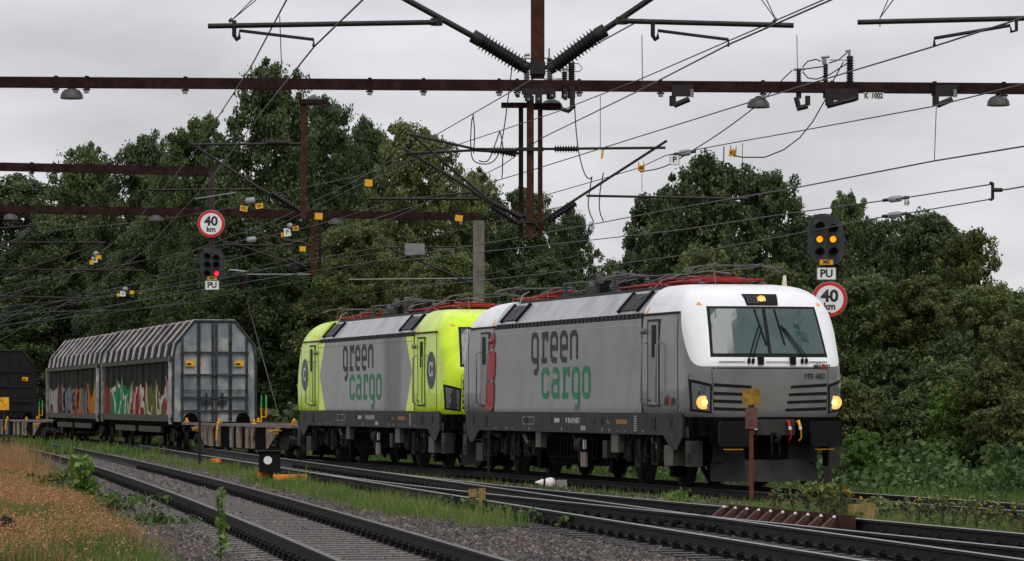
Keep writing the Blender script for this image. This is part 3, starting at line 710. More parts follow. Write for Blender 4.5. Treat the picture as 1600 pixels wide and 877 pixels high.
            for hx in (5.92, 6.86):
                w = MB(); w.tube([(s_ * hx, y, 1.55), (s_ * hx, y + sy * .09, 1.6), (s_ * hx, y + sy * .09, 2.68), (s_ * hx, y, 2.74)], .016, 6); w.build('handrail', STEEL, c)
            w = MB(); w.cyl((s_ * 5.82, y, 2.95), (s_ * 5.82, y + sy * .09, 2.95), .055, 10); w.build('side_lamp', STEEL, c)
            w = MB(); w.prism([(s_ * 5.74, 3.30), (s_ * 5.92, 3.30), (s_ * 5.92, 3.42), (s_ * 5.86, 3.42)], 0, .01, 'y')
            for i_, v in enumerate(w.v): w.v[i_] = (v[0], sy * (wf(v[2]) + .004 + v[1] * .5), v[2])
            w.build('warning_patch', OTRI, c)
    # sole bar
    b = MB(); sk = [(-8.2, 1.395), (-8.2, .96), (-7.85, .72), (-7.55, .72), (-7.0, .99), (7.0, .99), (7.55, .72), (7.85, .72), (8.2, .96), (8.2, 1.395)]
    b.prism(sk, -1.485, -1.44, 'y'); b.prism(sk, 1.44, 1.485, 'y'); b.box(-8.2, 8.2, -1.44, 1.44, 1.2, 1.39)
    so = b.build('sole_bar', SOLE, t)
    for sx in (-1, 1):
        for x in (2.9, 7.5): 
            w = MB(); w.cyl((sx * x, -1.484, 1.22), (sx * x, -1.495, 1.22), .085, 14); w.build('jacking_point', BLACKP, so)
        w = MB(); w.box(sx * 6.4 - .14, sx * 6.4 + .14, -1.497, -1.483, 1.08, 1.30); w.build('foothole', BLACKP, so)
    w = MB(); w.cyl((-.9, -1.484, 1.22), (-.9, -1.49, 1.22), .06, 12); w.cyl((2.35, -1.484, 1.22), (2.35, -1.49, 1.22), .06, 12); w.build('round_cover', BLACKP, so)
    text('stencil_number', '91 80 6193 482-7' if silver else '91 80 6193 962-9', .15, (.75, -1.486, 1.23), (1, 0, 0), (0, 0, 1), WLET, so, bold=.006)
    text('stencil_word', 'SIEMENS', .11, (-.45, -1.486, 1.23), (1, 0, 0), (0, 0, 1), WLET, so, bold=.008)
    text('stencil_small', 'Rev.', .1, (3.35, -1.486, 1.22), (1, 0, 0), (0, 0, 1), WLET, so)
    w = MB(); w.box(3.9, 4.65, -1.489, -1.484, 1.18, 1.27); w.build('orange_stencil', OLET, so)
    w = MB()
    for x, hh in ((-5.5, .04), (-4.6, .04), (-4.1, .04), (-2.7, .05), (-.1, .06), (2.9, .08), (3.4, .05), (4.0, .03), (4.5, .03), (5.7, .05)): w.box(x, x + .03, -1.489, -1.484, 1.03, 1.03 + hh)
    for x in (1.38, 1.5, 1.62): w.box(x, x + .07, -1.489, -1.484, 1.04, 1.13)
    for k in range(7): w.box(5.12, 5.17, -1.489, -1.484, 1.05 + k * .045, 1.075 + k * .045); w.box(5.22, 5.28, -1.489, -1.484, 1.05 + k * .045, 1.075 + k * .045, 0)
    w.build('stencil_marks', WLET, so)
    w = MB()
    for a in ((-3.2, -2.3, 1.14, 1.15), (-3.2, -2.3, 1.29, 1.30), (-3.2, -3.19, 1.14, 1.3), (-2.31, -2.3, 1.14, 1.3)): w.box(a[0], a[1], -1.488, -1.484, a[2], a[3])
    w.build('stencil_frame', WLET, so)
    # ends
    for s_ in (1, -1):
        e = MB(); q = lambda x: s_ * x
        def eb(x0, x1, y0, y1, z0, z1, m_=e, mi=0): a, c_ = sorted((q(x0), q(x1))); m_.box(a, c_, y0, y1, z0, z1, mi)
        eb(8.55, 8.96, -1.33, 1.33, .98, 1.325); eb(8.2, 8.55, -1.42, 1.42, .90, 1.33); eb(8.0, 8.7, -.4, .4, .35, .9)
        eo = e.build('buffer_beam', UNDER, t)
        for y in (-.875, .875):
            m_ = MB(); m_.lathe([(0, .13), (.28, .13), (.28, .10), (.40, .10)], (q(8.96), y, 1.04), (s_, 0, 0), 16); m_.box(*sorted((q(9.0), q(9.12))), y - .34, y + .34, .84, 1.3)
            bu = m_.build('buffer', UNDER, t)
            m_ = MB(); a0, a1 = sorted((q(9.40), q(9.49))); r = .04
            m_.prism([(y - .30 + r, .80), (y + .30 - r, .80), (y + .30, .80 + r), (y + .30, 1.26 - r), (y + .30 - r, 1.26), (y - .30 + r, 1.26), (y - .30, 1.26 - r), (y - .30, .80 + r)], a0, a1, 'x'); m_.build('buffer_plate', BLACKP, bu)
            m_ = MB(); a0, a1 = sorted((q(9.30), q(9.42))); m_.box(a0, a1, y - .17, y + .17, .735, .755); m_.build('yellow_edge', YEL, bu)
        m_ = MB(); m_.box(*sorted((q(8.96), q(9.02))), -.42, .42, 1.0, 1.29); m_.build('coupler_plate', SOLE, eo)
        m_ = MB(); m_.tube([(q(9.0), 0, 1.02), (q(9.28), 0, 1.02), (q(9.36), 0, .95), (q(9.30), 0, .88), (q(9.2), 0, .9)], .045, 8)
        m_.tube([(q(9.15), .07, 1.0), (q(9.18), .07, .55), (q(9.18), -.07, .55), (q(9.15), -.07, 1.0)], .025, 6); m_.build('coupling_hook', UNDER2, t)
        if s_ > 0:
            for y, c_, tip in ((-.40, YEL, 1), (.26, LRED, 1), (.46, YEL, 1)):
                m_ = MB(); m_.tube([(q(9.03), y, 1.24), (q(9.12), y, 1.26), (q(9.14), y + .02, 1.16)], .028, 8); m_.tube([(q(9.14), y + .04, 1.10), (q(9.13), y + .05, .96), (q(9.1), y + .02, .90)], .016, 6, 0 if y > 0 else 1)
                m_.cyl((q(9.14), y + .02, 1.16), (q(9.14), y + .03, 1.10), .03, 8, 2); m_.build('brake_hose', [c_, RUBBER, WHITE], t)
        # step column beside the wheels and plough
        for y in (-1, 1):
            m_ = MB(); a0, a1 = sorted((q(8.28), q(8.62))); m_.box(a0, a1, *sorted((y * 1.22, y * 1.45)), .42, .895)
            for z0 in (.47, .95):
                m_.box(*sorted((q(8.34), q(8.54))), *sorted((y * 1.446, y * 1.462)), z0, z0 + .2, 1)
            m_.build('step_unit', [SOLE, BLACKP], t)
        m_ = MB(); pts = [(q(8.60), -1.05), (q(8.95), -.5), (q(9.02), 0), (q(8.95), .5), (q(8.60), 1.05)]
        vs = [(x, y, .15) for x, y in pts] + [(x - s_ * .14, y * .96, .55) for x, y in pts] + [(x - s_ * .05, y, .15) for x, y in pts] + [(x - s_ * .2, y * .96, .55) for x, y in pts]
        m_.add(vs, [(i, i + 1, i + 6, i + 5) for i in range(4)] + [(i + 10, i + 15, i + 16, i + 11) for i in range(4)] + [(i, i + 10, i + 11, i + 1) for i in range(4)] + [(i + 5, i + 6, i + 16, i + 15) for i in range(4)])
        m_.box(*sorted((q(8.5), q(8.62))), -1.0, 1.0, .5, .9); m_.build('snow_plough', mat('plough_grey', (.020, .019, .018), .6, .4, 4, spec=.2), t)
        for y in (-.9, .9):
            m_ = MB(); m_.box(*sorted((q(7.2), q(8.3))), y - .06, y + .06, .5, .7); m_.tube([(q(7.4), y, .5), (q(8.1), y, .12)], .05, 6); m_.build('sanding_pipe', UNDER, t)
    # bogies
    for bx_ in (-4.75, 4.75):
        bo = bpy.data.objects.new('bogie', None); COL.objects.link(bo); bo.parent = t; bo.location = (bx_, 0, 0)
        for x in (-1.3, 1.3): wheelset(bo, x, .625)
        b = MB()
        for y in (-1.02, 1.02):
            b.prism([(-1.9, .75), (-1.9, .6), (-.75, .42), (.75, .42), (1.9, .6), (1.9, .75), (.9, .92), (-.9, .92)], y - .09, y + .09, 'y')
        b.box(-.25, .25, -.93, .93, .4, .8); b.build('bogie_frame', UNDER2, bo)
        for x in (-1.3, 1.3):
            for y in (-1, 1):
                b = MB()
                b.cyl((x, y * .88, .625), (x, y * 1.14, .625), .17, 14)
                for dx in (-.32, .32): b.lathe([(0, .11), (.04, .11), (.05, .085), (.09, .11), (.13, .085), (.17, .11), (.21, .085), (.25, .11), (.3, .11)], (x + dx, y * 1.2, .5), n=10)
                b.build('axle_box', UNDER2, bo)
        b = MB()
        for x, x2 in ((-.55, -.2), (.5, .8)):
            b.tube([(x, -1.28, .45), (x, -1.28, .75)], .07, 8); b.tube([(x, -1.28, .75), (x2, -1.28, 1.05)], .045, 8)
        b.tube([(-1.7, -1.3, .93), (-.9, -1.3, .85)], .06, 8); b.tube([(.9, -1.25, .9), (1.4, -1.28, .72)], .07, 8, 1); b.box(-.18, .18, -1.3, -1.15, .35, .9)
        for i in range(5): x = -1.6 + i * .72; b.tube([(x, -1.3, .95), (x + .1, -1.33, .6), (x + .25, -1.3, .45 + .1 * (i % 2))], .018, 5)
        b.build('damper', [UNDER2, BOXL], bo)
        for x in (-2.02, 2.02): b = MB(); b.box(x - .12, x + .12, -1.25, -1.0, .2, .62); b.build('track_brake', UNDER, bo)
    # boxes hanging under the sole bar
    for x0, x1, z0, z1, m_ in ((-2.35, -1.95, .66, .985, BOXL), (3.35, 3.85, .62, .985, BOXL), (6.9, 7.45, .42, .80, BOXL), (2.75, 3.05, .5, .85, SOLE), (-7.5, -6.9, .3, .7, SOLE)):
        b = MB(); b.box(x0, x1, -1.43, -1.2, z0, z1); b.build('equipment_box', m_, t)
    b = MB(); b.box(-2.2, 2.2, -1.15, 1.15, .32, .98); b.box(-1.9, 1.9, -1.3, -1.151, .45, .9)
    for i in range(14): x = -1.8 + i * .27; b.box(x, x + .05, -1.34, -1.3, .5, .85)
    b.build('transformer_tank', UNDER, t)
    b = MB(); b.cyl((.75, -1.3, .74), (1.15, -1.3, .74), .17, 14); b.tube([(.4, -1.36, .95), (.9, -1.38, .6), (1.0, -1.38, .4)], .04, 6); b.build('air_tank', UNDER2, t)
    b = MB(); b.box(1.05, 1.14, -1.4, -1.34, .3, .6); b.build('pale_plate', mat('pale_plate', (.25, .2, .17), .5), t); b = MB(); b.box(1.25, 1.34, -1.4, -1.34, .3, .6); b.build('pale_plate', mat('pale_plate', (.25, .2, .17), .5), t); b = MB(); b.box(1.28, 1.35, -1.42, -1.36, .66, .85); b.build('pale_plate', WLET, t)
    for x in (6.4, -6.4):
        b = MB()
        for z in (.42, .82): b.box(x - .16, x + .16, -1.47, -1.28, z, z + .03)
        b.box(x - .18, x - .15, -1.46, -1.4, .42, .99); b.box(x + .15, x + .18, -1.46, -1.4, .42, .99); b.build('door_step', UNDER2, t)
    # roof equipment
    pantograph(t, 5.45, -1, 3.80); pantograph(t, 2.35, 1, 3.80); pantograph(t, -6.1, 1, 3.80)
    rb = bpy.data.objects.new('roof_equipment', None); COL.objects.link(rb); rb.parent = t
    for x, y, h in ((-3.3, -.5, .28), (-2.7, .4, .28), (-1.6, -.3, .28), (-.6, .5, .36), (.1, -.4, .40), (-1.0, -.6, .22), (3.6, .5, .22)):
        b = MB(); pr = []; k = 0
        while k * .045 < h: pr += [(k * .045, .045), (k * .045 + .012, .085), (k * .045 + .025, .045)]; k += 1
        b.lathe(pr + [(h, .05), (h + .05, .05), (h + .06, .02)], (x, y, 3.83), n=12); b.build('insulator', GINSU, rb)
    b = MB(); b.cyl((-2.5, -.1, 4.0), (-1.8, -.1, 4.0), .15, 14); b.cyl((-2.5, .35, 4.0), (-1.8, .35, 4.0), .15, 14); b.box(-2.6, -1.7, -.3, .55, 3.83, 3.86); b.build('circuit_breaker', BLACKP, rb)
    b = MB(); b.tube([(-3.3, -.5, 4.15), (-1.6, -.3, 4.15), (-.6, .5, 4.24), (.1, -.4, 4.28), (1.0, 0, 4.15)], .022, 6); b.tube([(-2.7, .4, 4.15), (-1.2, .4, 4.18), (-.6, .5, 4.24)], .02, 6)
    for x in (-1.5, -1.3, -.3, -.1, .4): b.box(x, x + .03, -.35, -.25, 4.1, 4.32)
    b.build('roof_busbar', ROOFST, rb)
    for x0, s_ in ((5.0, 1), (-5.0, -1)):
        b = MB(); b.tube([(x0 - s_ * .3, -1.28, 3.6), (x0 - s_ * .1, -1.1, 3.72), (x0 + s_ * .25, -.95, 3.95), (x0 + s_ * .6, -.7, 4.05)], .014, 5); b.build('roof_cable', STEEL, rb)
    b = MB(); b.lathe([(0, .05), (.06, .045), (.2, .03), (.21, .01)], (6.9, .95, 3.80), n=10); b.build('antenna', mat('antenna_white', (.6, .55, .4), .5), t)
    # writing
    b = MB(); b.box(-5.6, 5.6, -1.494, -1.4905, 3.085, 3.092); b.build('panel_line', WLET if silver else SOLE, t)
    wordmark('green', -2.40, 2.48, .76, .46, .54, CHAR, t); wordmark('cargo', -1.58, 1.74, .78, .48, .53, GCG, t)
    return t
TH = math.atan2(-.967, .2546)
C1 = Vector((2.48, 76.42, 0)); D1 = Vector((.2546, -.967, 0))
l1 = loco('silver grey locomotive with white cab front and glowing headlights, leading the train', CABG, SIDEG, DOORG, C1, TH, 'silver')
l2 = loco('lime yellow and grey locomotive coupled behind the silver one', CABY, SIDEY, DOORY, C1 - D1 * 18.98, TH, 'lime')
# silver livery details
def fx_text(name, s, size, y, z, m, par, dx=.012): return text(name, s, size, (front(y, z) + dx, y, z), (0, 1, 0), (0, 0, 1), m, par)
text('running_number', '193 482', .135, (front(.66, 2.08) + .012, .84, 2.08), (0, 1, 0), (0, 0, 1), CHAR, l1, bold=.004, sx_=.95)
def akiem(x, y, z, xd, size, par):
    xd = Vector(xd)
    text('owner_lettering', 'aki', size, Vector((x, y, z)) - xd * size * .55, xd, (0, 0, 1), CHAR, par, bold=.011 if size > .15 else .005); text('owner_lettering', 'e', size * 1.25, Vector((x, y, z)) + xd * size * .42, xd, (0, 0, 1), LRED, par, bold=.012)
    text('owner_lettering', 'm', size, Vector((x, y, z)) + xd * size * 1.15, xd, (0, 0, 1), CHAR, par, bold=.011 if size > .15 else .005)
akiem(front(.80, 2.275) + .014, .96, 2.275, (0, 1, 0), .12, l1); akiem(7.40, -1.500, 1.64, (1, 0, 0), .25, l1)
for k, (xa, xb, z0, z1) in enumerate(((-5.95, -5.55, 2.78, 3.13), (-6.12, -5.50, 2.10, 2.74), (-6.35, -5.60, 1.43, 2.06))):
    b = MB(); pts = []; cx, cz, rx, rz_ = (xa + xb) / 2, (z0 + z1) / 2, (xb - xa) / 2, (z1 - z0) / 2
    for i in range(28):
        a = 2 * math.pi * i / 28; pts.append((cx + rx * math.copysign(abs(math.cos(a)) ** .55, math.cos(a)) + .06 * (math.sin(a)), -1.5065, cz + rz_ * math.copysign(abs(math.sin(a)) ** .55, math.sin(a))))
    b.add(pts, [tuple(range(28))]); b.build('red_emblem_mark', LRED, l1)
# round alpha emblem on the lime cabs
for sx in (1, -1):
    b = MB(); n = 32; cx = sx * 7.42; b.cyl((cx, -1.490, 2.37), (cx, -1.496, 2.37), .44, 32)
    em = b.build('round_emblem', mat('emblem_grey', (.07, .07, .065), .5), l2)
    text('emblem_letter', 'α', .62, (cx, -1.4975, 2.41), (1, 0, 0), (0, 0, 1), WHITE, em, sx_=1.15)
# ---------------- wagons ----------------
def graffiti_mat(name, stops, seedv):
    """bare sheet side, sprayed letters over the lower half in bands of colour along the wagon"""
    m = mat(name, (.028, .026, .022), .75, .4, 4, streak=6, spec=.03, dirt=(.012, .012, .010), dscale=2)
    n, l = m.node_tree.nodes, m.node_tree.links; b = n['Principled BSDF']; src = b.inputs['Base Color'].links[0].from_socket
    t = n.new('ShaderNodeTexCoord'); sp = n.new('ShaderNodeSeparateXYZ'); l.new(t.outputs['Object'], sp.inputs[0])
    def M(op, a, b_=None, c=None):
        q = n.new('ShaderNodeMath'); q.operation = op
        for i, v in enumerate((a, b_, c)):
            if v is None: continue
            if isinstance(v, (int, float)): q.inputs[i].default_value = v
            else: l.new(v, q.inputs[i])
        return q.outputs[0]
    r = n.new('ShaderNodeValToRGB'); r.color_ramp.interpolation = 'CONSTANT'; e = r.color_ramp.elements
    while len(e) > 1: e.remove(e[-1])
    e[0].position = stops[0][0]; e[0].color = (*stops[0][1], 1)
    for p_, c_ in stops[1:]: q = e.new(p_); q.color = (*c_, 1)
    nz_ = n.new('ShaderNodeTexNoise'); nz_.inputs['Scale'].default_value = 1.1; nz_.inputs['Detail'].default_value = 2; l.new(t.outputs['Object'], nz_.inputs['Vector'])
    xx = M('MULTIPLY_ADD', sp.outputs['X'], 1 / 20.4, .5); xx = M('ADD', xx, M('MULTIPLY_ADD', nz_.outputs['Fac'], .16, -.08)); l.new(xx, r.inputs[0])
    v = n.new('ShaderNodeTexVoronoi'); v.feature = 'DISTANCE_TO_EDGE'; v.inputs['Scale'].default_value = .85
    mp_ = n.new('ShaderNodeMapping'); mp_.inputs['Scale'].default_value = (1, 1, .55); mp_.inputs['Location'].default_value = (seedv, 0, 0)
    va = n.new('ShaderNodeVectorMath'); va.operation = 'ADD'; l.new(t.outputs['Object'], mp_.inputs[0]); l.new(mp_.outputs[0], va.inputs[0])
    sc = n.new('ShaderNodeVectorMath'); sc.operation = 'SCALE'; sc.inputs['Scale'].default_value = 1.1; l.new(nz_.outputs['Color'], sc.inputs[0]); l.new(sc.outputs[0], va.inputs[1]); l.new(va.outputs[0], v.inputs['Vector'])
    line = M('LESS_THAN', v.outputs['Distance'], .045)
    mxl = n.new('ShaderNodeMix'); mxl.data_type = 'RGBA'; l.new(line, mxl.inputs['Factor']); l.new(r.outputs[0], mxl.inputs['A']); mxl.inputs['B'].default_value = (.55, .5, .42, 1) if seedv < 5 else (.02, .02, .02, 1)
    top = M('MULTIPLY_ADD', nz_.outputs['Fac'], 1.8, 1.35)
    msk = M('MULTIPLY', M('LESS_THAN', sp.outputs['Z'], top), M('GREATER_THAN', M('ADD', r.outputs['Alpha'] if False else 1, 0), .5))
    bare = n.new('ShaderNodeTexNoise'); bare.inputs['Scale'].default_value = .55; bare.inputs['Detail'].default_value = 1; l.new(t.outputs['Object'], bare.inputs['Vector'])
    msk = M('MULTIPLY', msk, M('GREATER_THAN', bare.outputs['Fac'], .33)); msk = M('MULTIPLY', msk, .85)
    mm = n.new('ShaderNodeMix'); mm.data_type = 'RGBA'; l.new(msk, mm.inputs['Factor']); l.new(src, mm.inputs['A']); l.new(mxl.outputs['Result'], mm.inputs['B']); l.new(mm.outputs['Result'], b.inputs['Base Color'])
    return m
WROOF = mat('wagon_roof_sheet', (.018, .016, .015), .75, .3, 3, spec=.05, dirt=(.05, .045, .04), dscale=2); WRIB = mat('wagon_rib_pale', (.40, .36, .345), .4, .35, 3, dirt=(.06, .05, .042), dscale=1.7, dlo=.46, dhi=.68)  # ribs: sky reflected by the sheet is put into their pale colour
WEND = mat('wagon_end_sheet', (.17, .195, .215), .5, .3, 2, dirt=(.42, .42, .37), dscale=1.1, dlo=.48, dhi=.66, streak=3); WENDF = mat('wagon_end_frame', (.022, .024, .027), .5, .3, 5, dirt=(.07, .08, .09), dscale=3)
WGREEN = mat('mossy_side_rail', (.036, .038, .020), .7, .35, 4, dirt=(.03, .03, .025), dscale=3)
WDARK = mat('dark_brown_wagon', (.009, .007, .0065), .6, .4, 4, dirt=(.01, .01, .01), dscale=2)
G1 = graffiti_mat('graffiti_side_green_red', [(0, (.25, .03, .03)), (.10, (.015, .20, .09)), (.44, (.25, .03, .035)), (.62, (.12, .13, .03)), (.86, (.3, .04, .03)), (.94, (.3, .28, .27))], 1)
G2_ = graffiti_mat('graffiti_side_white_orange', [(0, (.35, .32, .27)), (.2, (.12, .04, .05)), (.3, (.2, .2, .22)), (.52, (.45, .12, .03)), (.68, (.05, .16, .18)), (.76, (.45, .15, .03)), (.9, (.35, .33, .1))], 9)
def covered_wagon(label, loc, rz, side, dark=False, Lb=20.4, pf=None):
    t = thing('covered_wagon', label, 'freight wagon', loc, rz, None if dark else 'graffitied covered wagons'); h = Lb / 2
    roofm, ribm, endm, endf = (WDARK,) * 4 if dark else (WROOF, WRIB, WEND, WENDF)
    prof = [(-1.42, .98), (-1.42, 3.12), (-1.38, 3.16), (-1.30, 3.58), (-.68, 4.34), (.68, 4.34), (1.30, 3.58), (1.38, 3.16), (1.42, 3.12), (1.42, .98)]
    b = MB(); b.prism([(-1.36, .98), (-1.36, 3.14), (1.36, 3.14), (1.36, .98)], -h + .12, h - .12, 'x')
    N = 11; st = (Lb - .3) / N
    for k in range(N):                      # trapezoid corrugation of the sliding sides
        x = -h + .15 + k * st
        for sy in (-1, 1):
            b.prism([(x + .15, sy * 1.355), (x + .32, sy * 1.42), (x + st * .55, sy * 1.42), (x + st * .66, sy * 1.355)], 1.12, 3.0, 'z')
    b.build('sliding_side', side, t)
    b = MB(); b.prism(prof[2:8], -h + .1, h - .1, 'x'); ro = b.build('roof', roofm, t)
    for k in range(N + 1):
        b = MB(); x = -h + .15 + k * st; wd = .33 if k not in (0, N) else .25
        xx0, xx1 = (x - wd / 2, x + wd / 2)
        for sy in (-1, 1):
            pr = [(1.382, 3.165), (1.305, 3.585), (.68, 4.345), (.68, 4.40), (1.35, 3.60), (1.43, 3.17)]
            b.prism([(sy * a, z) for a, z in pr], xx0, xx1, 'x')
        b.box(xx0, xx1, -.68, .68, 4.345, 4.40); b.build('roof_rib', ribm, ro)
    b = MB()
    for sy in (-1, 1):
        b.box(-h, h, *sorted((sy * 1.425, sy * 1.52)), 3.0, 3.14); b.box(-h, h, *sorted((sy * 1.425, sy * 1.47)), .98, 1.2)
    b.build('side_rail', WGREEN if not dark else WDARK, t)
    if not dark:
        for xa in (-h + .02, h - .14): b = MB(); b.box(xa + .03, xa + .10, -1.53, -1.425, .9, 3.15); b.build('corner_post', WRIB, t)
    # ends
    for s_ in (1, -1):
        b = MB(); x0, x1 = sorted((s_ * (h - .1), s_ * h)); b.prism([(y, z) for y, z in prof], x0, x1, 'x'); eo = b.build('end_wall', endm, t)
        b = MB(); xa, xb = sorted((s_ * (h + .001), s_ * (h + .06)))
        for y in (-1.08, -.56, -.5, -.06, .06, .5, .56, 1.08):
            top = 4.30 if abs(y) < .7 else 3.78
            w_ = .025 if abs(y) in (.5, .56) else .04
            b.box(xa, xb, y - w_, y + w_, 1.02, top)
        xa2, xb2 = sorted((s_ * (h + .061), s_ * (h + .09)))
        for z in (1.3, 1.75, 2.5, 3.25): b.box(xa2, xb2, -1.15, 1.15, z, z + .07)
        b.box(xa2, xb2, -1.1, 1.1, 2.02, 2.04)
        pr = prof[1:9]
        b.tube([((s_ * (h + .03)), y, z) for y, z in [(-1.40, 1.0)] + pr[1:7] + [(1.40, 1.0)]], .045, 6)
        b.build('end_frame', endf, eo)
        if not dark:
            for y in (-.28, .25):
                b = MB(); b.box(xa2, xb2, y - .16, y + .16, 1.55, 1.72); b.box(xa2, xb2, y - .04, y + .04, 1.4, 1.95); b.build('door_lock', WENDF, eo)
        for y in (-.82, .82):
            b = MB(); b.box(xa2, xb2, y - .15, y + .15, 2.83, 3.02); lb = b.build('yellow_plate', YTAG, eo)
            b = MB(); b.box(*sorted((s_ * (h + .091), s_ * (h + .096))), y - .12, y + .03, 2.87, 2.93); b.build('plate_mark', BLACKP, lb)
        for y in (-.875, .875):
            m_ = MB(); m_.lathe([(0, .11), (.35, .11), (.35, .09), (.6, .09), (.6, .24), (.64, .23)], (s_ * (h - .02), y, 1.04), (s_, 0, 0), 14); m_.build('buffer', UNDER, t)
    b = MB(); b.box(-h, h, -1.2, 1.2, .82, .975); b.box(-h + 3, h - 3, -1.3, -1.22, .62, .80); b.box(-h + 3, h - 3, 1.22, 1.3, .62, .80); b.build('underframe', UNDER, t)
    b = MB(); b.box(-h + 3.4, -.5, -1.36, -1.31, .60, .80); b.box(.5, h - 3.4, -1.36, -1.31, .60, .80); b.build('side_step', WGREEN if not dark else WDARK, t)
    bogies(t, h - 2.6)
    return t
def bogies(t, d, wb=.9, r=.46):
    for s_ in (-1, 1):
        bo = bpy.data.objects.new('bogie', None); COL.objects.link(bo); bo.parent = t; bo.location = (s_ * d, 0, 0)
        for x in (-wb, wb): wheelset(bo, x, r)
        b = MB()
        for y in (-1, 1): b.prism([(-1.25, .62), (-1.25, .45), (-.5, .3), (.5, .3), (1.25, .45), (1.25, .62), (.4, .74), (-.4, .74)], y - .07, y + .07, 'y'); [b.cyl((x, y * .9, r), (x, y * 1.13, r), .13, 10) for x in (-wb, wb)]
        b.box(-.2, .2, -.9, .9, .4, .8); b.build('bogie_frame', UNDER2, bo)
CREAM = mat('rust_streaked_cream', (.24, .19, .14), .7, .3, 4, dirt=(.10, .04, .03), dscale=3, dlo=.52, dhi=.62); DECK = mat('deck_edge', (.16, .13, .115), .6, .4, 6)
def flat_wagon(label, loc, rz, Lb=18.6, dz=0):
    t = thing('container_flat_wagon', label, 'freight wagon', loc, rz, 'empty container flat wagons'); h = Lb / 2
    b = MB(); b.box(-h, h, -1.3, -1.22, .95, 1.03); b.box(-h, h, 1.22, 1.3, .95, 1.03); [b.box(x - .1, x + .1, -1.22, 1.22, .93, 1.0) for x in np.arange(-h + .3, h, 1.55)]; b.build('deck_edge', DECK, t)
    b = MB(); b.box(-h, h, -.35, .35, .72, .92)
    fish = [(-h, .945), (-h, .72), (-h + 4.2, .72), (-5.0, .30), (5.0, .30), (h - 4.2, .72), (h, .72), (h, .945)]
    for y in (-1.16, 1.16): b.prism(fish, y - .015, y + .015, 'y')
    b.box(-4.9, 4.9, -1.2, 1.2, .27, .295); b.build('underframe', UNDER, t)
    for x0, x1 in ((-4.6, -3.9), (-3.3, -2.7), (.2, .9), (1.7, 2.2), (2.6, 3.0), (-.9, -.5)):
        for y in (-1.235, 1.176): b = MB(); b.box(x0, x1, y, y + .059, .3, .94); b.build('side_bracket', CREAM, t)
    for s_ in (-1, 1):
        b = MB(); b.prism([(s_ * 7.2, .94), (s_ * 5.0, .94), (s_ * 5.0, .32), (s_ * 5.25, .32)], -1.235, -1.176, 'y'); b.build('side_bracket', CREAM, t)
    for x in (-8.9, -2.9, 2.9, 8.9):
        for y in (-1.2, 1.2):
            b = MB(); b.box(x - .08, x + .08, y - .07, y + .07, 1.035, 1.075); b.lathe([(0, .04), (.03, .04), (.05, .05), (.09, .035), (.1, .01)], (x, y, 1.075), n=10); b.build('twist_lock', YEL, t)
    for x in (-7.2, 5.8):
        b = MB(); b.box(x, x + 1.9, -1.34, -1.30, .86, .885); b.tube([(x + .2, -1.33, .8), (x + 1.6, -1.33, .93)], .02)
        for k in range(4): b.box(x + .4 + k * .35, x + .45 + k * .35, -1.345, -1.31, .76, .86)
        b.build('brake_lever', YEL, t)
    b = MB(); b.tube([(-2.6, -1.27, 1.03), (-2.4, -1.36, .8), (-2.45, -1.36, .5)], .035, 6); b.build('yellow_strap', YEL, t)
    b = MB(); x = -h + .4; b.tube([(x, 1.30, 1.04), (x, 1.30, 1.5)], .028, 6); b.tube([(x + .02, 1.46, 1.5), (x + .02, 1.46, 1.2), (x, 1.30, 1.2)], .028, 6); b.tube([(x, 1.30, 1.5), (x, 1.30, 1.92), (x + .02, 1.46, 1.92), (x + .02, 1.46, 1.5)], .028, 6, 1); b.build('end_handrail', [YEL, mat('green_handrail', (.04, .30, .08), .5)], t)
    for s_ in (1, -1):
        for y in (-.875, .875):
            m_ = MB(); m_.lathe([(0, .11), (.3, .11), (.3, .09), (.55, .09), (.55, .24), (.59, .23)], (s_ * h, y, .9), (s_, 0, 0), 14); m_.build('buffer', UNDER, t)
        m_ = MB(); m_.box(*sorted((s_ * (h - .1), s_ * h)), -1.25, 1.25, .7, .94); m_.build('head_stock', UNDER2, t)
    bogies(t, h - 2.4); return t
cw = C1 - D1 * (9.49 * 3 + .55 + 9.35); flat_wagon('empty container flat wagon with yellow twist locks, coupled behind the lime locomotive', cw + Vector((0, 0, -.06)), TH)
D2 = Vector((.2195, -.9756, 0)); TH2 = math.atan2(D2.y, D2.x); L2v = Vector((.9756, .2195, 0))
near1 = Vector((-11.35, 123.2, 0)); w1 = near1 - D2 * 10.2 + L2v * 1.45; w2 = w1 - D2 * 22.0
covered_wagon('covered wagon with green and red graffiti and pale bluish end doors facing the camera', w1, TH2, G1)
covered_wagon('covered wagon with white and orange graffiti, the farther one of the two pale ribbed wagons', w2, TH2, G2_)
D3 = Vector((.283, -.959, 0)); TH3 = math.atan2(D3.y, D3.x)
p3_ = w2 - D2 * 11.2 - D3 * 10.0; p3_.z = -.2
flat_wagon('half hidden container flat wagon at the left edge before the dark wagon', p3_, TH3)
p4_ = p3_ - D3 * 20.6; p4_.z = -.1
covered_wagon('dark brown covered wagon at the far left edge with a yellow plate on its end', p4_, TH3, WDARK, True)

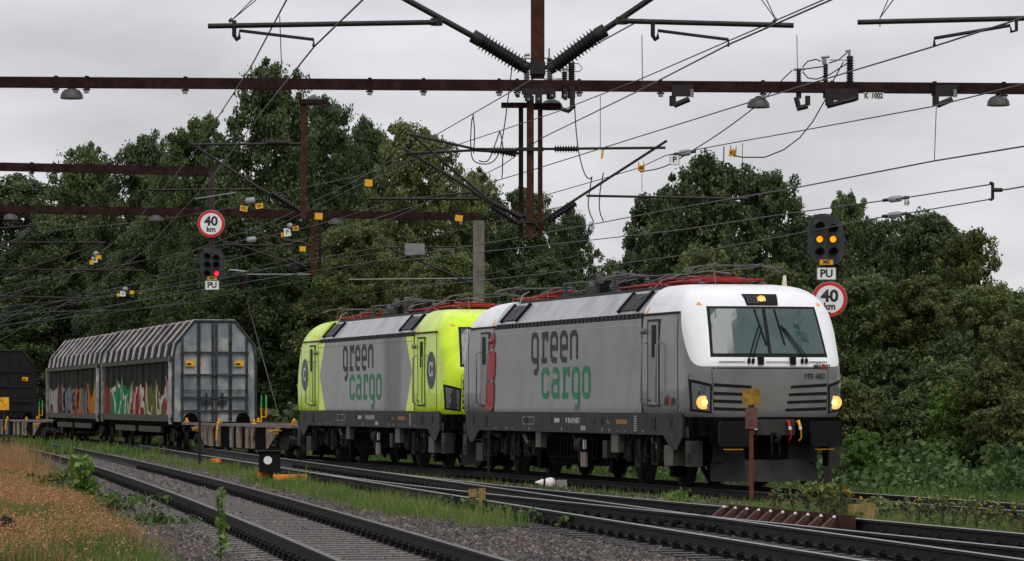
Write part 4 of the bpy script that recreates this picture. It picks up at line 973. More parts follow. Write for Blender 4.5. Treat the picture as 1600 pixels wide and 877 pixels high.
# ---------------- catenary supports ----------------
YN, YM, YS, YF = 42.0, 77.0, 98.0, 125.0
def insul(b, a, c, r0=.06, r1=.13, n=9, seg=12, mi=0):
    a, c = Vector(a), Vector(c); L_ = (c - a).length; pr = []
    for k in range(n):
        h = L_ * k / n; pr += [(h, r0), (h + L_ / n * .25, r0), (h + L_ / n * .5, r1), (h + L_ / n * .7, r0)]
    b.lathe(pr + [(L_, r0)], a, c - a, seg, mi)
def beam(name, label, px0, y0, px1, y1, Y, th=.22, posts=(), clamps=(), concrete_right=False):
    t = thing(name, label, 'catenary portal', (0, 0, 0)); a, c = P(px0, y0, Y), P(px1, y1, Y)
    b = MB(); d = (c - a); n = Vector((-d.z, 0, d.x)).normalized() * (th / 2)
    vs = []
    for yy in (-.11, .11):
        for p_ in (a, c): vs += [p_ - n + Vector((0, yy, 0)), p_ + n + Vector((0, yy, 0))]
    b.add(vs, [(0, 1, 3, 2), (4, 6, 7, 5), (0, 4, 5, 1), (2, 3, 7, 6), (1, 5, 7, 3), (0, 2, 6, 4)]); b.build('cross_beam', RUST, t)
    for px in clamps:
        f = (px - px0) / (px1 - px0); q = a + d * f; b = MB(); b.box(q.x - .035, q.x + .035, q.y - .125, q.y + .125, q.z - th / 2 - .025, q.z + th / 2 + .025)
        b.box(q.x - .075, q.x + .075, q.y - .13, q.y - .08, q.z - th / 2 - .06, q.z - th / 2 - .026); b.cyl((q.x, q.y - .12, q.z - th / 2 - .12), (q.x, q.y - .12, q.z - th / 2 - .06), .05, 8, 1); b.build('beam_clamp', [RUST, STEEL], t)
    for px, w_, mt in posts:
        x = P(px, 0, Y).x; g = terr(x, Y) if -26 < x < 20 else -.4; b = MB(); f = (px - px0) / (px1 - px0); zt = (a + d * f).z - th / 2
        b.box(x - w_, x + w_, Y - w_, Y + w_, g - .3, zt + (0.0)); b.box(x - w_ - .12, x + w_ + .12, Y - w_ - .12, Y + w_ + .12, g - .2, g + .12); b.build('mast', mt, t)
    return t
CONC = mat('mast_concrete', (.16, .145, .12), .8, .2, 6, dirt=(.09, .085, .07), dscale=4, streak=6, bump=.3)
pM = beam('catenary_portal', 'long rusty portal beam spanning the whole width of the view above the tracks', -170, 127.5, 1780, 140, YM, .22, [(-150, .14, RUST), (1760, .14, RUST)], [88, 136, 290, 578, 662, 780, 808, 905, 1032, 1192, 1300, 1460, 1568])
pN = beam('catenary_portal', 'nearest portal, out of frame overhead, carrying the big insulated arms at the top', -250, -330, 1950, -330, YN, .24, [(-230, .16, RUST), (1930, .16, RUST)], [])
pS = beam('catenary_portal', 'short rusty beam on the left ending above the red signal', -170, 257, 329, 268, YS, .22, [(-150, .14, RUST)], [50, 85, 200, 282, 299, 327])
pF = beam('catenary_portal', 'farthest rusty beam resting on a concrete mast behind the silver locomotive', -170, 324, 750, 339, YF, .26, [(-150, .14, RUST), (748, .19, CONC)], [20, 133, 187, 245, 380, 470, 520, 620, 720])
def drop(px, y0, y1, Y, w=.09, name='drop_post', parent=None, m=RUSTL):
    a, c = P(px, y0, Y), P(px, y1, Y); b = MB(); b.box(a.x - w, a.x + w, Y - w * .6, Y + w * .6, c.z, a.z); return b.build(name, m, parent)
def tubes(name, pts, r, m, parent, n=8):
    b = MB(); b.tube(pts, r, n); return b.build(name, m, parent)
# near arms
na = thing('cantilever_arms', 'pair of big insulated tube arms hanging at top centre on a rusty drop post', 'catenary arms')
drop(840, -315, 123, YN, .078, parent=na)
b = MB(); b.box(P(822, 0, YN).x, P(858, 0, YN).x, YN - .1, YN + .1, P(0, 108, YN).z, P(0, 103, YN).z); b.box(P(828, 0, YN).x, P(852, 0, YN).x, YN - .12, YN + .12, P(0, 117, YN).z, P(0, 98, YN).z); b.build('post_clamp', DSTEEL, na)
for (ia, ib, end, hz0, hz1, st0, st1, hk) in (((818, 104), (752, 64), (560, -42), (682, 35), (325, 41), (366, 45), (490, 62), 362), ((866, 104), (932, 55), (1085, -48), (972, 33), (1240, 40), (1020, 36), (1138, 62), 1213)):
    b = MB(); insul(b, P(*ia, YN), P(*ib, YN), .07, .115, 13); b.build('insulator', INSU, na)
    b = MB(); b.cyl(P(*ib, YN), P(ib[0] + (-14 if hz1[0] < 800 else 14), ib[1] - 8, YN), .08, 10); b.build('insulator_cap', DSTEEL, na)
    b = MB(); b.cyl(P(ia[0], ia[1], YN), P(ia[0] + (8 if hz1[0] < 800 else -8), ia[1] + 4, YN), .07, 10); b.build('insulator_cap', DSTEEL, na)
    tubes('arm_tube', [P(*ib, YN), P(*end, YN)], .035, DSTEEL, na)
    tubes('stay_tube', [P(hz0[0], hz0[1], YN - .15), P(hz1[0], hz1[1], YN - .15)], .03, DSTEEL, na)
    b = MB(); b.tube([P(hz0[0], hz0[1] - 6, YN - .1), P(hz0[0], hz0[1] + 5, YN - .1)], .07, 8); b.build('swivel', DSTEEL, na)
    b = MB(); s_ = st0[0]; b.tube([P(s_, 32, YN - .15), P(s_, 56, YN - .15), P(s_ + 4, 62, YN - .15), P(s_ + 8, 58, YN - .15)], .028, 6); b.tube([P(s_ + 8, 60, YN - .15), P(s_ + 8, 48, YN - .15), P(st1[0], st1[1], YN - .2), P(st1[0], st1[1] + 11, YN - .2)], .02, 6); b.build('steady_arm', DSTEEL, na)
    b = MB(); b.tube([P(hk, 34, YN), P(hk - 3, 30, YN)], .03, 6); b.tube([P(hk, 32, YN), P(hk + (42 if hk < 500 else -30), -10, YN)], .006, 5); b.tube([P(hk, 32, YN), P(hk + (50 if hk < 500 else -20), -10, YN)], .006, 5); b.build('hanger_wire', WIRE, na)
nb = thing('cantilever_arms', 'single horizontal tube arm with a steady arm in the top right corner', 'catenary arms')
tubes('stay_tube', [P(1340, 35, YN), P(1760, 25, YN)], .03, DSTEEL, nb); drop(1755, -315, 60, YN, .078, parent=nb)
b = MB(); b.tube([P(1588, 28, YN), P(1588, 48, YN), P(1580, 50, YN), P(1578, 40, YN), P(1460, 60, YN), P(1460, 72, YN)], .022, 6); b.build('steady_arm', DSTEEL, nb)
b = MB(); b.tube([P(1375, 42, YN), P(1375, 28, YN), P(1403, -10, YN)], .007, 5); b.tube([P(1375, 28, YN), P(1392, -10, YN)], .006, 5); b.build('hanger_wire', WIRE, nb)
# middle drop group
ma = thing('cantilever_arms', 'triple rusty drop post with crossed tube arms in the centre under the long beam', 'catenary arms')
drop(828.5, 150, 372, YM, .075, parent=ma); drop(814, 165, 372, YM + .5, .05, parent=ma, m=RUST); drop(844, 165, 368, YM + .3, .05, parent=ma)
b = MB(); b.box(P(783, 0, YM).x, P(826, 0, YM).x, YM + .2, YM + .35, P(0, 167, YM).z, P(0, 159, YM).z); b.box(P(833, 0, YM).x, P(877, 0, YM).x, YM + .2, YM + .35, P(0, 170, YM).z, P(0, 160, YM).z); b.build('cross_foot', RUST, ma)
def arm(pts_i, pts_t, Y, par, mi=INSU, r0=.045, r1=.095, tr=.028, nI=9):
    b = MB(); insul(b, P(*pts_i[0], Y), P(*pts_i[1], Y), r0, r1, nI); b.build('insulator', mi, par); tubes('arm_tube', [P(*p_, Y) for p_ in pts_t], tr, DSTEEL, par)
arm([(866, 233), (903, 233)], [(845, 233), (1040, 231)], YM, ma); arm([(808, 236), (766, 236)], [(830, 234), (742, 233), (641, 210)], YM, ma); arm([(806, 242), (770, 234)], [(816, 240), (740, 235), (637, 240)], YM + .5, ma)
arm([(862, 342), (900, 318)], [(840, 350), (1042, 220)], YM, ma); arm([(815, 340), (770, 318)], [(826, 350), (765, 314), (648, 214)], YM, ma); arm([(806, 348), (768, 322)], [(812, 352), (730, 292), (630, 232)], YM + .5, ma)
tubes('stay_tube', [P(916, 306, YM), P(1170, 311, YM)], .026, DSTEEL, ma); tubes('stay_tube', [P(748, 311, YM), P(577, 311, YM)], .026, DSTEEL, ma); tubes('stay_tube', [P(735, 301, YM + .5), P(640, 311, YM + .5)], .022, DSTEEL, ma)
b = MB(); b.box(P(808, 0, YM).x, P(850, 0, YM).x, YM - .12, YM + .1, P(0, 349, YM).z, P(0, 344, YM).z); b.box(P(808, 0, YM).x, P(850, 0, YM).x, YM - .12, YM + .1, P(0, 236, YM).z, P(0, 231, YM).z); b.build('post_clamp', DSTEEL, ma)
mb_ = thing('cantilever_arms', 'single rusty drop post with an insulated arm left of centre under the long beam', 'catenary arms')
drop(474, 155, 342, YM, .055, parent=mb_); b = MB(); b.box(P(468, 0, YM).x, P(512, 0, YM).x, YM - .1, YM + .1, P(0, 163, YM).z, P(0, 156, YM).z); b.build('cross_foot', RUST, mb_)
arm([(452, 224), (415, 224)], [(474, 225), (300, 226)], YM, mb_); arm([(466, 328), (424, 302)], [(472, 332), (405, 294), (293, 221)], YM, mb_); tubes('stay_tube', [P(400, 296, YM), P(231, 297, YM)], .022, DSTEEL, mb_)
tubes('steady_arm', [P(369, 301, YM), P(305, 311, YM)], .014, STEEL, mb_)
fa = thing('cantilever_arms', 'far twin drop posts with dark tube arms left of the concrete mast', 'catenary arms')
drop(489, 345, 432, YF, .07, parent=fa); drop(500, 345, 426, YF, .06, parent=fa, m=RUST); arm([(475, 380), (440, 376)], [(488, 384), (375, 358)], YF, fa); arm([(478, 418), (450, 405)], [(488, 424), (360, 378)], YF, fa); tubes('stay_tube', [P(486, 384, YF), P(350, 383, YF)], .03, DSTEEL, fa)
fb = thing('cantilever_arms', 'grey tube arms fixed to the left side of the concrete mast', 'catenary arms')
tubes('stay_tube', [P(741, 386, YF), P(600, 387, YF)], .03, DSTEEL, fb); tubes('arm_tube', [P(741, 444, YF), P(612, 390, YF)], .035, DSTEEL, fb); b = MB(); b.box(P(633, 0, YF).x, P(664, 0, YF).x, YF - .3, YF - .2, P(0, 399, YF).z, P(0, 381, YF).z); b.build('grey_plate', STEEL, fb)
tubes('stay_tube', [P(741, 435, YF), P(545, 437, YF)], .022, STEEL, fb)
fc = thing('catenary_mast', 'slim brown mast with a slanting guy wire behind the pale wagon end', 'mast')
drop(379, 425, 640, 150, .11, 'mast', fc, RUST); tubes('stay_tube', [P(388, 425, 150), P(358, 422, 150)], .05, STEEL, fc); tubes('stay_tube', [P(384, 429, 150), P(500, 429, 150)], .03, STEEL, fc); b = MB(); b.tube([P(383, 460, 150), P(437, 655, 140)], .02, 5); b.build('guy_wire', WIRE, fc)
fd = thing('cantilever_arms', 'far left bundle of slanting grey tube arms against the dark trees', 'catenary arms')
for a, c in (((0, 434), (165, 379)), ((0, 379), (165, 379)), ((12, 394), (58, 352)), ((0, 357), (58, 352)), ((0, 421), (225, 423)), ((0, 472), (50, 452)), ((0, 463), (125, 466))): tubes('arm_tube', [P(*a, 118), P(*c, 118)], .035, DSTEEL, fd, 6)
b = MB(); x = P(-40, 0, 118).x; b.box(x - .12, x + .12, 117.9, 118.1, -.4, 8); b.build('mast', RUST, fd)
for a, c in (((0, 434), (165, 379)),): tubes('arm_tube', [P(-45, 446, 118), P(*a, 118)], .035, DSTEEL, fd, 6)
for y in (379, 357, 421, 463): tubes('arm_tube', [P(-42, y, 118), P(0, y, 118)], .035, DSTEEL, fd, 6)
# switchgear on the beam
def post_ins(name, label, items, Y, extra=None):
    t = thing(name, label, 'switchgear')
    for px, yt, yb, r, m_ in items:
        b = MB(); insul(b, P(px, yb, Y), P(px, yt + 5, Y), r * .6, r, max(5, int((yb - yt) / 4.2))); b.build('insulator', m_, t)
        b = MB(); b.cyl(P(px, yt + 5, Y), P(px, yt, Y), r * .7, 10); b.cyl(P(px, yb, Y), P(px, yb + 18, Y), r * .8, 8); b.build('insulator_cap', DSTEEL, t)
    if extra: extra(t)
    return t
def ex1(t):
    b = MB(); b.tube([P(810, 92, YM), P(858, 91, YM)], .016); b.tube([P(820, 86, YM), P(828, 86, YM)], .035); b.tube([P(820, 86, YM), P(820, 100, YM)], .014); b.tube([P(858, 76, YM), P(858, 92, YM)], .02); b.tube([P(893, 98, YM), P(905, 100, YM), P(910, 107, YM), P(905, 112, YM), P(896, 112, YM)], .012); b.lathe([(0, .12), (.05, .06)], P(881, 110, YM), n=12); b.build('contact_arm', STEEL, t)
    b = MB(); b.box(P(815, 0, YM).x, P(865, 0, YM).x, YM - .2, YM - .14, P(0, 149, YM).z, P(0, 139, YM).z); b.box(P(890, 0, YM).x, P(898, 0, YM).x, YM - .2, YM - .13, P(0, 170, YM).z, P(0, 137, YM).z); b.tube([P(876, 170, YM - .2), P(888, 174, YM - .2), P(898, 165, YM - .2)], .05); b.build('bracket', DSTEEL, t)
    for x0, x1, y0, y1 in ((820, 832, 150, 160), (836, 847, 147, 163), (858, 868, 143, 155), (880, 886, 140, 158), (806, 812, 138, 154)):
        b = MB(); b.box(P(x0, 0, YM).x, P(x1, 0, YM).x, YM - .3, YM - .21, P(0, y1, YM).z, P(0, y0, YM).z); b.cyl(P((x0 + x1) / 2, (y0 + y1) / 2, YM - .34), P((x0 + x1) / 2, (y0 + y1) / 2, YM - .3), .03, 8, 1); b.build('clamp_block', [DSTEEL, STEEL], t)
    b = MB(); b.box(P(850, 0, YM).x, P(878, 0, YM).x, YM + .2, YM + .22, P(0, 131, YM).z, P(0, 121, YM).z); pl = b.build('number_plate', WHITE, t)
post_ins('switchgear', 'group of post insulators and contact arms on the beam beside the central drop post', [(823, 98, 135, .085, GINSU), (859, 92, 137, .085, GINSU), (882, 112, 136, .08, INSU), (893, 98, 136, .1, INSU)], YM, ex1)
def ex2(t):
    b = MB(); b.tube([P(1240, 109, YM), P(1258, 108, YM)], .03); b.tube([P(1283, 90, YM), P(1296, 89, YM)], .03); b.tube([P(1296, 94, YM), P(1322, 94, YM)], .012); b.tube([P(1288, 92, YM), P(1288, 101, YM)], .05); b.tube([P(1327, 80, YM), P(1327, 92, YM)], .03); b.tube([P(1321, 80, YM), P(1329, 79, YM)], .025); b.build('contact_arm', STEEL, t)
    b = MB(); b.tube([P(1254, 105, YM), P(1262, 96, YM), P(1275, 93, YM), P(1283, 96, YM)], .014); b.tube([P(1254, 112, YM), P(1262, 122, YM), P(1275, 124, YM), P(1296, 117, YM), P(1324, 99, YM)], .014); b.tube([P(1258, 108, YM), P(1288, 104, YM)], .014); b.tube([P(1295, 99, YM), P(1310, 94, YM), P(1324, 82, YM)], .014); b.tube([P(1318, 97, YM), P(1303, 124, YM), P(1290, 155, YM), P(1270, 190, YM), P(1250, 215, YM), P(1225, 234, YM), P(1195, 246, YM), P(1160, 246, YM), P(1146, 243, YM)], .014); b.build('jumper_cable', RUBBER, t)
    b = MB()
    for p_ in (((1245, 170), (1262, 166)), ((1292, 166), (1338, 154)), ((1244, 152), (1248, 168)), ((1262, 150), (1262, 165))): b.tube([P(*p_[0], YM - .2), P(*p_[1], YM - .2)], .055, 8)
    b.box(P(1288, 0, YM).x, P(1340, 0, YM).x, YM - .22, YM - .15, P(0, 158, YM).z, P(0, 140, YM).z); b.tube([P(1296, 165, YM - .2), P(1296, 148, YM - .2)], .09, 8); b.build('bracket', DSTEEL, t)
post_ins('switchgear', 'group of three post insulators with looping cables on the right of the long beam', [(1248, 108, 136, .07, INSU), (1290, 100, 136, .07, INSU), (1328, 88, 137, .1, INSU)], YM, ex2)
for px, w_, lab in ((1063, 1, 'dark operating mechanism under the beam left of the middle dome lamp'), (1474, 1, 'dark operating mechanism under the beam left of the right dome lamp')):
    t = thing('switch_mechanism', lab, 'switchgear'); b = MB(); b.tube([P(px - 12, 150, YM - .2), P(px - 12, 166, YM - .2)], .07, 8); b.tube([P(px - 10, 165, YM - .2), P(px + 14, 155, YM - .2)], .06, 8); b.box(P(px - 14, 0, YM).x, P(px + 20, 0, YM).x, YM - .2, YM - .13, P(0, 152, YM).z, P(0, 134, YM).z); b.build('lever_box', DSTEEL, t)
    b = MB(); b.cyl(P(px + 18, 140, YM - .25), P(px + 18, 152, YM - .25), .04, 8); b.build('bolt', STEEL, t)
# number plate K 1002
t = thing('number_plate', 'white plate reading K 1002 on the long beam', 'sign', P(1365, 150, YM - .145)); s_ = YM / F
b = MB(); b.box(-15.5 * s_, 15.5 * s_, 0, .01, -5.2 * s_, 5.2 * s_); b.build('plate', WHITE, t)
text('lettering', 'K  1002', .15, (0, 0, 0), (1, 0, 0), (0, 0, 1), CHAR, t, sx_=.8, bold=.007)
b = MB(); b.box(.06, .14, -.004, -.001, -.065, -.058); b.build('underline', CHAR, t)
# dome lamps
DOME = mat('dome_lamp_grey', (.07, .07, .068), .5, .2, 6); DOMEI = mat('lamp_diffuser', (.2, .2, .17), .5)
def dome(px, yt, Y, r, lab):
    t = thing('dome_lamp', lab, 'lamp', P(px, yt, Y), 0, 'dome lamps hanging under the beams'); s_ = r
    b = MB(); b.lathe([(-.9 * s_, s_), (-.85 * s_, s_), (-.5 * s_, .93 * s_), (-.2 * s_, .7 * s_), (-.05 * s_, .35 * s_), (.1 * s_, .15 * s_)], (0, 0, 0), n=20); b.build('shade', DOME, t)
    b = MB(); b.cyl((0, 0, -.93 * s_), (0, 0, -.905 * s_), .9 * s_, 18); b.build('diffuser', DOMEI, t); return t
dome(112, 138, YM, .24, 'dome lamp at the far left under the long beam'); dome(1185, 152, YM, .24, 'dome lamp right of centre under the long beam, before the three post insulators'); dome(1560, 149, YM, .24, 'dome lamp at the right end of the long beam')
dome(862, 155, YM + .6, .24, 'dome lamp behind the central drop posts'); dome(490, 150, YM + .6, .22, 'dome lamp behind the left drop post'); dome(17, 333, YF, .25, 'dome lamp at the left edge under the farthest beam'); dome(244, 335, YF, .25, 'dome lamp under the farthest beam left of the red signal'); dome(524, 340, YF, .25, 'dome lamp under the farthest beam beside the twin posts')

# ---------------- wires ----------------
def wire(label, pts, Ys, r, group='overhead wires', sag=0, droppers=None, cat='overhead wire', m=WIRE):
    """pts: sight points; Ys: their distances; a real wire through them"""
    q = [P(a, b_, Y) for (a, b_), Y in zip(pts, Ys)]; t = thing('contact_wire' if 'contact' in label else 'overhead_wire', label, cat, (0, 0, 0), 0, group)
    full = []
    for i in range(len(q) - 1):
        for k in range(6): u = k / 6; p_ = q[i].lerp(q[i + 1], u); p_.z -= sag * 4 * u * (1 - u); full.append(p_)
    full.append(q[-1]); b = MB(); b.tube(full, r, 5); b.build('wire', m, t)
    if droppers:
        for (x0, y0, x1, y1, Y) in droppers: b = MB(); b.tube([P(x0, y0, Y), P(x1, y1, Y)], .006, 4); b.build('dropper', m, t)
    return t
wire('upper wire running steeply down the left from the top edge past the high tree', [(452, -8), (393, 103), (309, 232), (200, 362), (60, 470), (0, 505)], [42, 56, 77, 98, 118, 130], .011, droppers=[(437, 25, 440, 105, 46)])
wire('contact wire running steeply down the left from the end of the near steady arm', [(575, -8), (491, 73), (397, 191), (333, 277), (227, 392), (110, 470), (0, 532)], [38, 42, 64, 77, 100, 121, 140], .011)
wire('messenger wire crossing the top right corner down to the centre', [(1300, -6), (1000, 124), (870, 175), (781, 204.5), (700, 231), (560, 290), (450, 345), (250, 430), (0, 505)], [42, 62, 70, 77, 83, 100, 118, 150, 175], .010, droppers=[(1003, 55, 1004, 136, 52), (938, 150, 938, 233, 68)])
wire('contact wire crossing the top right corner down to the central posts', [(1312, -6), (1137.6, 70), (1000, 141), (846, 216), (784, 259), (640, 330), (500, 388), (300, 450), (0, 520)], [38, 42, 58, 77, 84, 104, 124, 155, 180], .011)
wire('wire from the top of the near drop insulator down left across the middle', [(1003, 30), (846, 116), (690, 206), (560, 280), (430, 345), (250, 410)], [44, 58, 77, 92, 110, 140], .010)
wire('contact wire from the right steady arm across the switch insulators to the centre', [(1610, 24), (1461, 72), (1248, 136), (1000, 213), (847, 261), (741, 293), (560, 350), (300, 424), (0, 492)], [38, 42, 55, 68, 77, 84, 100, 130, 165], .011)
wire('messenger wire at the right between the long beam and the tree tops', [(1610, 129), (1455, 167), (1248, 205), (1141, 224), (1085, 234.5), (1040, 243), (1000, 262), (929, 283), (828, 312)], [46, 52, 61, 66, 70, 74, 77, 80, 84], .010, droppers=[(1463, 167, 1460, 251, 52), (1160, 224, 1160, 300, 65), (1003, 262, 1003, 300, 77), (1245, 55, 1246, 108, 58)])
wire('contact wire crossing the right sky above the tree tops', [(1610, 227), (1457, 252), (1246, 293), (1060, 325), (929, 350), (751, 382), (587, 408), (390, 440), (160, 480), (0, 510)], [46, 52, 61, 72, 84, 96, 112, 135, 160, 180], .012)
wire('upper wire of the tensioned pair at the right edge', [(1550, 288), (1422, 308), (1400, 311), (1238, 333), (1060, 360), (845, 384), (620, 408)], [62, 66, 67, 74, 84, 98, 118], .012)
wire('lower wire of the tensioned pair at the right edge', [(1550, 311), (1414, 334), (1390, 337), (1230, 368), (1060, 400), (850, 428), (620, 452)], [62, 66, 67, 74, 84, 98, 118], .011)
wire('double wire leaving the right edge from the forked tensioner', [(1562, 297), (1575, 296), (1620, 288)], [62, 61, 59], .014)
wire('thin wire over the yellow tags in the left middle', [(1003, 262), (870, 302), (700, 250), (560, 288), (430, 310), (360, 325), (240, 345), (60, 362)], [77, 84, 92, 102, 115, 122, 132, 150], .010) if False else None
for i, (lab, pts, Ys) in enumerate([
    ('thin wire passing the grey weight and yellow tags above the far beam', [(700, 232), (560, 275), (420, 305), (352, 327), (240, 345), (60, 362)], [84, 96, 110, 118, 130, 150]),
    ('thin wire passing below the red signal head into the left trees', [(900, 318), (620, 382), (490, 405), (330, 440), (170, 462), (0, 480)], [84, 104, 116, 130, 150, 170]),
    ('thin wire rising from the far left to the white F plate', [(640, 306), (520, 345), (453, 362), (340, 384), (200, 412), (0, 448)], [96, 108, 118, 126, 140, 160]),
    ('thin wire at half height behind the red signal', [(600, 395), (470, 412), (330, 432), (190, 460), (0, 497)], [116, 126, 136, 148, 166]),
    ('lowest thin wire above the covered wagon roofs', [(580, 410), (470, 440), (300, 470), (150, 492), (0, 508)], [120, 130, 145, 160, 175]),
    ('thin flat wire above the dark wagon at the far left', [(330, 470), (200, 484), (80, 487), (0, 493)], [140, 150, 162, 170]),
    ('thin wire from the concrete mast down to the wagon roofs', [(900, 400), (745, 432), (560, 462), (430, 478), (300, 489)], [104, 122, 138, 150, 160]),
    ('steeply crossing thin wire at the far left', [(165, 379), (60, 440), (0, 470)], [118, 130, 140]),
    ('thin wire crossing in front of the far left arms', [(400, 300), (210, 395), (60, 446), (0, 462)], [112, 120, 128, 140])]): wire(lab, pts, Ys, .009)
# jumper loops by the central posts
def smooth(p, n=2):
    for _ in range(n):
        q = [p[0]]
        for a, b_ in zip(p[:-1], p[1:]): q += [(.75 * a[0] + .25 * b_[0], .75 * a[1] + .25 * b_[1]), (.25 * a[0] + .75 * b_[0], .25 * a[1] + .75 * b_[1])]
        p = q + [p[-1]]
    return p
jl = lambda lab, pts, Y: wire(lab, smooth(pts), [Y] * len(smooth(pts)), .012, 'slack jumper cables', cat='cable', m=RUBBER)
jl('tall thin cable loop left of the central posts', [(740, 179), (736, 192), (735, 240), (742, 256), (770, 257), (784, 232), (800, 105)], YM)
jl('second cable loop close left of the central posts', [(739, 179), (742, 205), (740, 240)], YM); jl('narrow cable loop hanging beside the left insulators', [(781, 205), (775, 222), (765, 250), (757, 254), (748, 251)], YM); jl('short hanging cable left of the central posts below the loops', [(781, 205), (786, 225), (785, 272), (784, 279)], YM)
jl('long cable hanging from the switch insulators right of the central posts', [(898, 168), (900, 205), (905, 245), (914, 275), (922, 281), (925, 276)], YM); jl('slack cable under the right arm, left of two', [(925, 276), (921, 300), (918, 325), (928, 348)], YM); jl('slack cable under the right arm, right of two', [(943, 270), (937, 300), (936, 330), (943, 346)], YM)
jl('cable rising from the P plate to the middle dome lamp', [(1000, 269), (1040, 262), (1081, 236), (1120, 212), (1172, 174), (1200, 150), (1222, 125), (1238, 110)], YM); jl('short cable hanging below the yellow tag over the tall right tree', [(1131, 229), (1131, 250), (1127, 275), (1128, 300)], YM)
# hanging tags, weights, plates
def tagp(px, py, Y, w, h, lab, m=YTAG, txt=None, tilt=0.0):
    t = thing('hanging_tag' if m is YTAG else 'hanging_plate', lab, 'tag' if m is YTAG else 'sign', P(px, py, Y), 0, 'yellow tags hanging on the wires' if m is YTAG else None); t.rotation_euler = (0, tilt, 0)
    b = MB(); b.box(-w / 2, w / 2, -.006, .006, -h / 2, h / 2); b.build('plate', m, t); b = MB(); b.tube([(-w * .35, 0, h / 2), (-w * .35, 0, h / 2 + .07)], .008, 4); b.tube([(w * .35, 0, h / 2), (w * .35, 0, h / 2 + .07)], .008, 4); b.build('hook', DSTEEL, t)
    if txt: text('lettering', txt, h * .75, (0, -.007, 0), (1, 0, 0), (0, 0, 1), CHAR, t, bold=.004)
tagp(1145, 239, YM, .16, .16, 'yellow tag 63 on the wire right of the P plate', txt='63', tilt=.1); tagp(1002, 263, YM, .15, .13, 'yellow tag 64 hanging under the right tube arm', txt='64'); tagp(941, 242, YM, .05, .17, 'narrow yellow tag seen edge on under the right insulator arm', tilt=.1)
tagp(576, 286, 96, .2, .18, 'yellow tag in front of the trees left of the central arms', tilt=.1); tagp(498, 338, YF - 2, .26, .22, 'yellow tag on the far beam by the twin posts', tilt=.05); tagp(717, 341, YF - 2, .25, .2, 'yellow tag near the top of the concrete mast', tilt=.15)
tagp(381, 326, 108, .22, .16, 'yellow tag lettered R 3 below the grey weight, left one', txt='R3', tilt=.2); tagp(405, 322, 108, .22, .16, 'yellow tag lettered 04 below the grey weight, right one', txt='04', tilt=-.15); tagp(473, 389, 118, .2, .16, 'yellow tag below the white F plate'); tagp(462, 357, 118, .2, .16, 'yellow tag right of the white F plate', txt='04', tilt=-.1); tagp(442, 367, 118.2, .12, .14, 'small yellow tag peeking out left of the white F plate')
tagp(449, 363, 118, .22, .26, 'white plate with a letter F among the left wires', WHITE, 'F', -.1)
tagp(148, 406, 130, .2, .2, 'white plate at far left with a grey weight above it', WHITE, 'B'); tagp(154, 402, 129.8, .2, .14, 'yellow tag at the upper right of the far left white plate'); tagp(143, 410, 129.8, .14, .16, 'yellow tag at the lower left of the far left white plate')
tagp(192, 459, 140, .2, .2, 'white plate with a letter U low over the wagon roofs', WHITE, 'U'); tagp(206, 457, 140, .16, .14, 'yellow tag right of the white U plate'); tagp(185, 461, 139.8, .12, .12, 'yellow tag left of the white U plate')
t = thing('letter_plate', 'white plate with a black letter P hanging above the tall right tree', 'sign', P(1054, 250, YM)); b = MB(); b.box(-.10, .10, -.008, .008, -.11, .11, 0); b.build('plate', BLACKP, t); b = MB(); b.box(-.09, .09, -.012, -.009, -.10, .10); b.build('plate_face', WHITE, t); text('lettering', 'P', .17, (0, -.0125, 0), (1, 0, 0), (0, 0, 1), CHAR, t, bold=.006)
def weight(px, py, Y, L_, r, lab, tilt=.12):
    t = thing('tension_insulator', lab, 'insulator', P(px, py, Y), 0, 'grey capsule insulators on the wires'); t.rotation_euler = (0, -tilt, 0)
    b = MB(); b.lathe([(0, .02), (.02, r * .8), (.06, r), (L_ - .06, r), (L_ - .02, r * .8), (L_, .02)], (-L_ / 2, 0, 0), (1, 0, 0), 14); b.build('body', mat('capsule_grey', (.24, .25, .26), .4, .15, 8), t); b = MB(); b.cyl((L_ / 2, 0, 0), (L_ / 2 + .1, 0, 0), .03, 8); b.cyl((-L_ / 2 - .1, 0, 0), (-L_ / 2, 0, 0), .03, 8); b.build('end_clamp', DSTEEL, t)
weight(1070, 239, YM, .27, .07, 'grey capsule insulator right above the P plate'); weight(1399, 311, 67, .27, .06, 'grey capsule insulator on the upper wire of the right pair'); weight(1398, 336, 67, .27, .06, 'grey capsule insulator on the lower wire of the right pair')
weight(391, 314, 108, .3, .1, 'grey capsule insulator over the R3 and 04 tags'); weight(393, 375, 118, .32, .1, 'grey capsule insulator right of the red signal head'); weight(453, 353, 118, .18, .09, 'small grey capsule insulator above the white F plate'); weight(150, 397, 130, .18, .1, 'small grey capsule insulator at the far left plate'); weight(196, 452, 140, .2, .08, 'small grey capsule insulator above the U plate')
t = thing('tensioner_fork', 'dark forked tensioner joining two wires at the right edge', 'wire fitting'); b = MB(); b.tube([P(1551, 286, 62), P(1551, 312, 62)], .03, 6); b.tube([P(1551, 286, 62), P(1546, 286, 62)], .025); b.tube([P(1551, 312, 62), P(1546, 312, 62)], .025); b.tube([P(1551, 297, 62), P(1565, 297, 61.8)], .035, 8); b.build('yoke', DSTEEL, t)
tagp(1417, 317, 67, .1, .12, 'small pale tag hanging beside the upper right capsule insulator', WHITE, 'L3')

